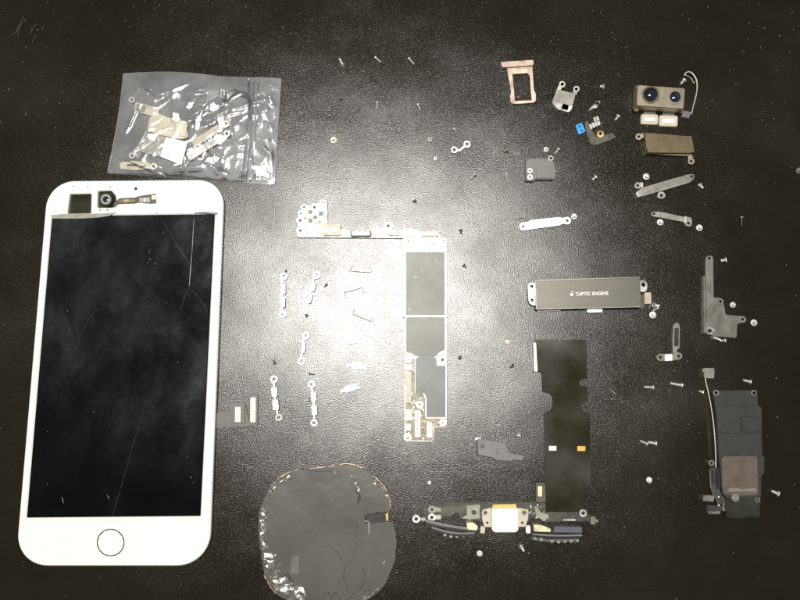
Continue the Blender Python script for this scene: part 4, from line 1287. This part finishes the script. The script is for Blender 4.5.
t = thing('antenna_wire', 'thin hooked antenna wire with violet end block beside the dual camera', 'wire', 692, 95)
tube('wire', [(x, y, z) for x, y, z in spline([(684.4, 76, .5), (686, 72.8, .8), (690, 72, 1.0), (694, 75.6, 1.0), (696.6, 81, .9), (697, 89, .8), (695.4, 98, .8), (693, 107, .9), (691.6, 113.6, 1.0)], 5)], .3, 'wire', t, n=8)
tube('loop', [(x, y, .6) for x, y in spline([(685.4, 75, ), (688, 76.4), (691.6, 79), (693.6, 83.4), (696, 79.6)], 4)], .22, 'steel_dull', t, n=6)
plate('end_block', rounded(rect(682.4, 111, 690, 117.6, 12), .8), .1, 1.6, 'purple', t)
plate('block_tip', rect(689, 111.6, 692, 114.6, 12), .5, 1.3, 'steel', t)

# ------------------------------------------------------------------ camera cover
t = thing('camera_cover', 'dark bronze camera cover plate with two lugs, below the dual camera', 'cover', 669, 143)
plate('pan', [(644, 132.2), (649.6, 132), (692.6, 135.4), (695.8, 152.6), (690, 154), (652, 153.6), (647.4, 153.2), (645, 146)], .5, 2.6, 'bronze_dark', t, r=1, ch=.5)
plate('front_edge', strip([(647.6, 152.8), (656, 153.6), (676, 154.6), (691, 155)], 1.4), .4, 1.9, 'bronze', t)
plate('lug', strip([(640.5, 136.4), (645.5, 134.4)], 4.6), .9, 1.4, 'bronze', t)
ring('eyelet', 638.8, 136.6, 3.4, 1.3, .8, 1.35, 'bronze', t)
plate('lug', strip([(690, 155), (690.6, 159.4)], 4.6), .9, 1.4, 'bronze', t)
ring('eyelet', 691.2, 161.2, 3.4, 1.3, .8, 1.35, 'bronze', t)

# ------------------------------------------------------------------ grey plastic pieces
t = thing('plastic_cover', 'grey plastic cover with a square raised pad and two rivets', 'cover', 541, 169)
b = plate('shell', [(526, 158.6), (541, 157.4), (549, 158.2), (553.4, 161.4), (556, 168.8), (555.6, 177.6), (554, 179.4), (535, 179.4), (534.4, 181.2), (526.4, 181.2), (525.2, 168)],
          .2, 2.0, 'plastic_grey', t, r=1.6, ch=.35)
plate('raised_pad', rounded(rect(536.2, 166.6, 552.2, 178.2), .6), 1.9, 2.3, 'plastic_grey', b, ch=.1)
plate('rivet_ledge', rounded(rect(525.8, 167, 534, 180.6), 1), 1.95, 2.1, 'plastic_grey', b, ch=.05)
for y in (170.6, 177):
    ring('rivet', 530, y, 2.7, 1.2, 2.05, 2.4, 'steel', b)
ring('eyelet', 550.8, 158.2, 2.9, 1.2, 1.5, 2.1, 'steel_dull', t)

t = thing('grey_cover', 'small notched grey plastic cover with two holes near the black ribbon', 'cover', 499, 450)
plate('shell', [(477.4, 438.8), (482.5, 438.6), (492.5, 440.6), (506, 442.6), (507, 448), (509, 452.6), (513.8, 453.8), (522.6, 455), (524.2, 458.6), (522, 461),
                (513.4, 459.8), (511.6, 461.4), (495.2, 460), (493.6, 458), (478, 455), (477.2, 446)], .9, 2.1, 'plastic_grey', t, r=1.2, ch=.2,
      holes=[(482.2, 446.6, 2.0, 14)])
ring('hole_rim', 482.2, 446.6, 2.9, 1.9, 1.9, 2.18, 'plastic_grey', t)
ring('hole_rim', 505.6, 450.4, 2.7, 1.4, 1.8, 2.2, 'plastic_grey', t)
plate('support_pin', circ(498, 452, 2.4, 10), .02, 1.0, 'plastic_dark', t)
plate('corner_tab', rect(475.2, 437.8, 481, 439.8, -4), .9, 1.4, 'steel', t)
plate('moulded_rib', strip([(497.5, 448), (497.2, 454)], .6), 2.05, 2.16, 'plastic_dark', t)

# ------------------------------------------------------------------ flat brackets
t = thing('flat_bracket', 'long bright steel bracket with a hole at each end, under the square-pad grey cover', 'bracket', 545, 224)
plate('bar', [(520.6, 222.6), (527.4, 222), (530.6, 220), (560, 216.8), (562, 218), (562.6, 223.6), (560, 225.4), (524, 230.4), (520.6, 229)], .3, .75, 'steel', t, r=1,
      holes=[(523.2, 226.6, 1.5, 12)], ch=.08)
ring('end_ring', 523.2, 226.6, 4.0, 1.5, .3, .78, 'steel', t, n=18)
plate('step', rect(561.6, 217.6, 565.6, 224, -6), .2, .6, 'steel', t)
ring('end_ring', 567.2, 220.6, 3.9, 1.5, .1, .65, 'steel', t, n=18)

t = thing('flat_bracket', 'long grey steel bracket with three eyelets, one on its side', 'bracket', 664, 186)
plate('bar', [(636.4, 191.6), (642.6, 187.4), (686, 174.8), (692, 173.6), (694.6, 174.8), (694.4, 178.4), (690, 182.6), (660, 191.4), (640, 197), (637, 196)], .3, .75, 'steel_dull', t, r=1.2,
      holes=[(691.8, 176.4, 1.3, 12)], ch=.08)
plate('raised_rib', strip([(643, 191.4), (687, 178.6)], 4.2), .72, .86, 'steel_dull', t, r=1)
plate('folded_end', strip([(636.6, 192.4), (639, 197)], 2.2), .4, 1.3, 'steel', t)
plate('ear', strip([(641.6, 182.4), (641.8, 187.6)], 3), .3, .95, 'steel', t)
ring('eyelet', 637.8, 185.5, 3.3, 1.3, .2, .85, 'steel_dull', t)
ring('eyelet', 661.4, 195.3, 3.8, 1.6, .2, .7, 'steel', t, n=18)

t = thing('flat_bracket', 'short grey steel bracket with a bright stepped end', 'bracket', 671, 218)
plate('bar', [(652, 211.4), (660.4, 211.6), (684.6, 216.8), (684.4, 222.2), (661, 217.8), (652.4, 216.4), (650.8, 214)], .3, .75, 'steel_dull', t, r=1.2, ch=.08,
      holes=[(653.9, 213.6, 1.3, 12)])
plate('step', strip([(661, 212), (660.6, 217.8)], .9), .7, .85, 'steel_dark', t)
plate('foot', [(685, 216.4), (691.4, 217.6), (692.3, 224), (689.6, 227), (685.8, 225.6), (683.9, 222)], .15, .6, 'steel_dull', t, holes=[(688.5, 223.2, 1.4, 12)], r=1.2)
plate('bright_bend', strip([(685.8, 216.2), (684.8, 223)], 1.9), .3, 1.0, 'steel', t)

t = thing('stepped_cover', 'stepped steel cover plate with four screw holes', 'bracket', 722, 305)
plate('sheet', [(705.4, 257.4), (708, 255.4), (711.6, 255.4), (713.4, 258), (713.8, 297.4), (718.6, 297.4), (722.8, 299), (724.2, 305.6), (725.8, 314.6), (738, 315.6), (744.6, 316.2),
                (746.8, 319.2), (745.4, 322.6), (737.6, 323.8), (736.6, 338), (716, 336.4), (705.4, 334)], .35, .8, 'steel_dark', t, r=1, ch=.09,
      holes=[(709.3, 258.4, 1.5, 12), (720.4, 301.4, 1.5, 12), (742.6, 319.3, 1.5, 12), (709.8, 330.8, 1.7, 12)])
for x, y in ((709.3, 258.4), (720.4, 301.4), (742.6, 319.3)):
    ring('hole_rim', x, y, 2.9, 1.5, .75, .88, 'steel_dull', t)
plate('folded_side', strip([(704.2, 276), (704.6, 333)], 1.2), .1, 1.2, 'steel_dull', t)
plate('bright_corner', [(706, 327), (712, 326.6), (717, 331), (717.4, 335.6), (711, 334.4), (706, 333.2)], .78, .9, 'steel', t, holes=[(709.8, 330.8, 1.9, 12)], r=1)

t = thing('corner_bracket', 'small dark L-shaped bracket with slotted arm and a bright pad', 'bracket', 673, 345)
plate('slotted_arm', [(673, 326), (675.4, 322.4), (678.2, 322.6), (680, 326), (679.8, 348), (677, 349.6), (677.6, 354), (672.6, 354), (672.4, 340)], .3, .7, 'steel_dark', t, r=1,
      holes=[[(674.6, 328.4), (678.6, 328.4), (678.4, 346), (674.4, 346)]])
plate('slot_floor', rect(674, 328, 679, 346.4), .15, .4, 'plastic_black', t)
plate('foot', strip([(660.2, 357.4), (670, 357.2), (678.8, 356)], 7.4, 6), .1, .5, 'steel_dark', t, holes=[(660.2, 357.4, 1.6, 12), (678.9, 356.0, 1.4, 12)])
plate('bright_pad', [(664.9, 354.6), (672.4, 354.2), (672.6, 360.6), (665, 361)], .48, .8, 'label', t)


# ------------------------------------------------------------------ screws
def screw_mesh(L_, rh, rs, hh, name):
    n = 14
    prof = [(0.0, hh - .16), (rh * .34, hh - .16), (rh * .42, hh), (rh * .86, hh), (rh, hh * .72), (rh, .02), (rh * .9, 0), (rs, 0)]
    z, k = 0.0, 0
    while z > -L_ + .18:
        z -= .14
        prof.append((rs * (.82 if k % 2 == 0 else 1.06), z))
        k += 1
    prof += [(rs * .6, -L_), (0.0, -L_)]
    verts, faces = [], []
    for r_, z in prof:
        for i in range(n):
            a = 2 * math.pi * i / n
            verts.append((r_ * math.cos(a) * MM, r_ * math.sin(a) * MM, z * MM))
    for j in range(len(prof) - 1):
        for i in range(n):
            a, b = j * n + i, j * n + (i + 1) % n
            faces.append((a, a + n, b + n, b))
    me = bpy.data.meshes.new(name)
    me.from_pydata(verts, [], faces)
    me.update()
    return me


SCREWS = {}


def screw(lab, x, y, kind, m='screw_steel', L_=1.6, rh=.78, ang=0.0, group='loose screws on the table'):
    """kind 's': standing on its head; 'l': lying, ang = picture direction from head to tip (degrees, clockwise)"""
    if m not in ('brass', 'steel_dark'):
        L_, rh = L_ * 1.15, rh * 1.22
    else:
        rh *= .85
    key = (m, round(L_, 2), round(rh, 2))
    hh = .42
    rs = rh * .52
    if key not in SCREWS:
        me = screw_mesh(L_, rh, rs, hh, 'screw')
        me.materials.append(M[m])
        SCREWS[key] = me
    o = bpy.data.objects.new('screw', SCREWS[key])
    COL.objects.link(o)
    o['label'], o['category'], o['group'] = lab, 'screw', group
    if kind == 's':
        R = Matrix.Rotation(math.pi, 4, 'X')
        R = Matrix.Rotation(rad(ang), 4, 'Z') @ R
        base = P(x, y)
        base.z = hh + .01
    else:
        # axis: head -> tip is local -Z; lean so that head rim and tip both touch the table
        lean = math.atan2(rh - rs * .8, L_)
        d = Vector((math.cos(rad(ang)), -math.sin(rad(ang)), 0))
        axis = (d * math.cos(lean) + Vector((0, 0, -1)) * math.sin(lean)).normalized()
        q = Vector((0, 0, -1)).rotation_difference(axis)
        R = q.to_matrix().to_4x4()
        base = P(x, y) - d * (L_ * .42)
        zmin = min((R @ v.co).z for v in SCREWS[key].vertices) / MM
        base.z = -zmin + .01
    o.matrix_world = Matrix.Translation(base * MM) @ R
    return o


S = screw
S('long silver screw in a row with two shorter silver pins', 341.4, 63, 'l', 'screw_steel', 3.2, .75, 245)
S('silver pin screw, middle of the row with the long screw', 378, 60.6, 'l', 'screw_steel', 2.6, .62, 40)
S('silver pin screw ending the row with the long screw', 411.4, 62, 'l', 'screw_steel', 2.8, .62, 48)
S('tiny tilted brassy screw in a row with two short silver ones', 340.2, 100, 'l', 'brass', 1.0, .85, 130)
S('short silver screw between the tiny brassy one and another short one', 377.2, 106.4, 'l', 'screw_steel', 2.4, .6, 90)
S('short silver screw at the end of the row with the tiny brassy one', 419, 108, 'l', 'screw_steel', 2.3, .6, 65)
S('copper coloured screw head lying alone above the logic board', 333.6, 140, 's', 'copper', .7, 1.05)
S('dark tiny screw just above the board arm end', 414, 201.6, 'l', 'steel_dark', 1.2, .8, 160)
S('tiny bright screw above the dumbbell link', 454.4, 130.6, 'l', 'screw_steel', .9, .65, 60)
S('tiny grey screw standing on its head near the dumbbell link', 430.2, 139, 's', 'steel_dull', .9, .75)
S('tiny white-bright screw before the dumbbell link', 435.2, 158.6, 's', 'screw_steel', .8, .55)
S('slanted screw with dark head below the dumbbell link', 472.4, 177, 'l', 'screw_steel', 2.0, .85, 128)
S('tiny brassy screw between the dumbbell link and the square-pad grey cover', 505, 151.6, 'l', 'copper', 1.1, .75, 150)
S('hair-thin headless pin beside the square-pad grey cover', 506.6, 177.8, 'l', 'screw_steel', 3.0, .3, 90)
S('dark reddish sliver screw at the end of the long bright bracket', 519.6, 218.8, 'l', 'copper', 2.3, .32, 150)
S('silver screw standing by the top connectors of the logic board', 461, 232, 'l', 'brass', 1.6, .85, 80)
S('dark screw beside the upper shield lid of the logic board', 465, 266.8, 'l', 'steel_dark', 1.3, .8, 40)
S('dark brass screw beside the lower shield of the logic board', 461, 358, 'l', 'brass', 1.0, .95, 20)
S('dark brass screw standing head down before the black ribbon end', 507.2, 342, 's', 'brass', .9, 1.0)
S('dark brass screw lying before the black ribbon connector', 511.4, 366.6, 'l', 'brass', 1.3, .9, 150)
S('tiny silver screw beside the notched grey cover', 518.6, 435, 'l', 'screw_steel', .9, .75, 30)
S('small silver screw standing on its head behind the square-pad grey cover', 546, 149.6, 's', 'screw_steel', .9, .85)
S('slim silver screw lying slanted by the square-pad grey cover eyelet', 556.2, 152, 'l', 'screw_steel', 2.2, .7, 125)
S('lone silver screw lying between the square-pad grey cover and the long three-eyed bracket', 593.4, 179, 'l', 'screw_steel', 1.6, .85, 140)
S('silver screw standing at the ring end of the long bright bracket', 574, 216.6, 's', 'screw_steel', .9, .95)
S('silver screw beyond the tiny hook clip', 601, 87.4, 'l', 'screw_steel', 1.2, .95, 200)
S('silver screw between the flash flex and the dual camera', 616, 119, 'l', 'screw_steel', 1.8, .85, 125)
S('silver screw lying at the end of the dual camera under the antenna wire', 681.6, 83, 'l', 'screw_steel', 1.8, .85, 130)
S('silver screw standing near the ear of the three-eyed bracket', 646, 176.8, 's', 'screw_steel', .9, 1.1)
S('tiny bent silver screw past the tip of the three-eyed bracket', 700.4, 187, 'l', 'screw_steel', 1.6, .8, 40)
S('silver screw standing beside the short grey bracket bar', 660, 222.4, 's', 'screw_steel', .9, 1.1)
S('silver screw standing past the bright stepped bracket end', 699.2, 228, 's', 'screw_steel', .9, 1.1)
S('long thin screw lying alone near the bare side of the table', 740.6, 221.8, 'l', 'steel_dull', 3.2, .7, 90)
S('silver screw beside the top hole of the stepped cover', 722, 260.8, 'l', 'screw_steel', 1.5, 1.0, 175)
S('silver screw beside the middle hole of the stepped cover', 732.6, 305, 's', 'screw_steel', .9, .95)
S('silver screw past the side lug of the stepped cover', 753.6, 322.8, 's', 'screw_steel', 1.0, 1.1)
S('slim screw under the bottom edge of the stepped cover, touching another', 716.4, 338.8, 'l', 'screw_steel', 2.4, .7, 20)
S('short screw under the bottom edge of the stepped cover', 721.6, 340.8, 'l', 'screw_steel', 1.6, .7, 175)
S('silver screw lying by the flex connector of the vibration motor', 655.4, 305.8, 'l', 'screw_steel', 2.2, .95, 5)
S('slim silver screw lying between two others by the motor flex', 654.6, 309.6, 'l', 'screw_steel', 2.0, .55, 150)
S('round silver screw standing at the end of the motor screw pile', 652.6, 315, 's', 'screw_steel', .9, 1.15)
S('slim silver screw lying between the ribbon and the corner bracket', 648, 387.2, 'l', 'screw_steel', 2.9, .75, 183)
S('long silver screw lying before the corner bracket foot', 675.6, 384.4, 'l', 'screw_steel', 3.8, .85, 190)
S('tiny silver screw on the clear strip by the antenna lead', 700.2, 391.6, 'l', 'screw_steel', 1.1, .7, 200)
S('silver screw lying above the speaker module corner', 745.8, 381, 'l', 'screw_steel', 2.2, .8, 195)
S('slim silver screw lying end to end with another beyond the ribbon labels', 643.2, 442.2, 'l', 'screw_steel', 2.3, .65, 205)
S('thicker silver screw lying end to end with a slim one', 651.4, 442.6, 'l', 'screw_steel', 2.4, .85, 190)
S('small silver screw standing alone between ribbon and speaker module', 649, 480, 's', 'screw_steel', .8, .95)
S('silver screw lying beside the brown speaker plate', 773.6, 492, 'l', 'screw_steel', 2.1, .9, 205)
S('slim dull screw lying just off the side of the black ribbon', 613.2, 392.4, 'l', 'steel_dull', 2.2, .45, 40)
S('tiny silver screw above the charging port eyelet', 429.4, 482.6, 's', 'screw_steel', .7, .55)
S('silver screw below the charging socket, standing', 479.6, 553.4, 's', 'screw_steel', .9, .9)
S('slim silver screw lying below the charging socket', 522, 548, 'l', 'screw_steel', 1.9, .75, 60)
S('dark tiny screw between the slanted spring bracket and the wire clips', 325.4, 286, 'l', 'steel_dark', 1.3, .65, 130)
S('tiny brass screw under the lower eyelet of the slanted spring bracket', 306.2, 316.6, 'l', 'brass', 1.0, .8, 110)
S('dark tiny screw behind the eyelet of the straight spring bracket', 285.8, 272.2, 'l', 'steel_dark', .9, .6, 100)
S('tiny screw above the wide-pad bracket with the dull eyelet', 274.2, 361.6, 'l', 'brass', 1.6, .65, 250)
S('slim screw lying above the last wide-pad spring bracket', 312.2, 374.2, 'l', 'brass', 2.0, .65, 10)
S('silver screw leaning against the side of a wide-pad bracket', 307.2, 400, 'l', 'screw_steel', 1.8, .8, 170)
S('dull screw standing alone well beyond the camera cover', 799, 171, 's', 'steel_dull', .9, 1.1)


# ------------------------------------------------------------------ dust and lint on the table
def make_dust():
    rr = random.Random(5)
    verts, faces = [], []

    def flake(x, y, s, h):
        c = P(x, y, 0)
        k = rr.randint(4, 6)
        a0 = rr.uniform(0, 6)
        b = len(verts)
        verts.append(c + Vector((0, 0, h)))
        for i in range(k):
            a = a0 + 2 * math.pi * i / k
            f = rr.uniform(.5, 1.2) * s
            verts.append(c + Vector((math.cos(a) * f, math.sin(a) * f * .8, .005)))
        for i in range(k):
            faces.append((b, b + 1 + i, b + 1 + (i + 1) % k))

    def fibre(x, y, ln, wd):
        p = P(x, y, 0)
        a = rr.uniform(0, 6.28)
        cv = rr.uniform(-1.2, 1.2)
        b = len(verts)
        st = 5
        for i in range(st + 1):
            d = Vector((math.cos(a), math.sin(a), 0))
            nn = Vector((-d.y, d.x, 0))
            for off, z in ((-wd, .004), (0, wd * 1.4), (wd, .004)):
                v = p + nn * off
                v.z = z
                verts.append(v)
            p = p + d * ln / st
            a += cv / st
        for i in range(st):
            for j in (0, 1):
                q = b + i * 3 + j
                faces.append((q, q + 3, q + 4, q + 1))
    for _ in range(820):
        x, y = rr.uniform(-10, 810), rr.uniform(-10, 610)
        if rr.random() < .45:
            y = rr.uniform(-10, 140)
        flake(x, y, rr.choice((.09, .11, .13, .16, .24)), .05)
    for _ in range(80):
        x, y = rr.uniform(-10, 810), rr.uniform(-10, 610)
        if rr.random() < .45:
            y = rr.uniform(-10, 110)
        fibre(x, y, rr.uniform(.6, 2.6), rr.uniform(.015, .035))
    for _ in range(7):
        fibre(25 + rr.uniform(-9, 22), 28 + rr.uniform(-8, 12), rr.uniform(2, 6), .025)
    o = mesh('dust', verts, faces, 'dust', None)
    o['kind'] = 'stuff'
    o['label'] = 'pale dust specks and lint scattered over the black table'
    o['category'] = 'dust'


make_dust()
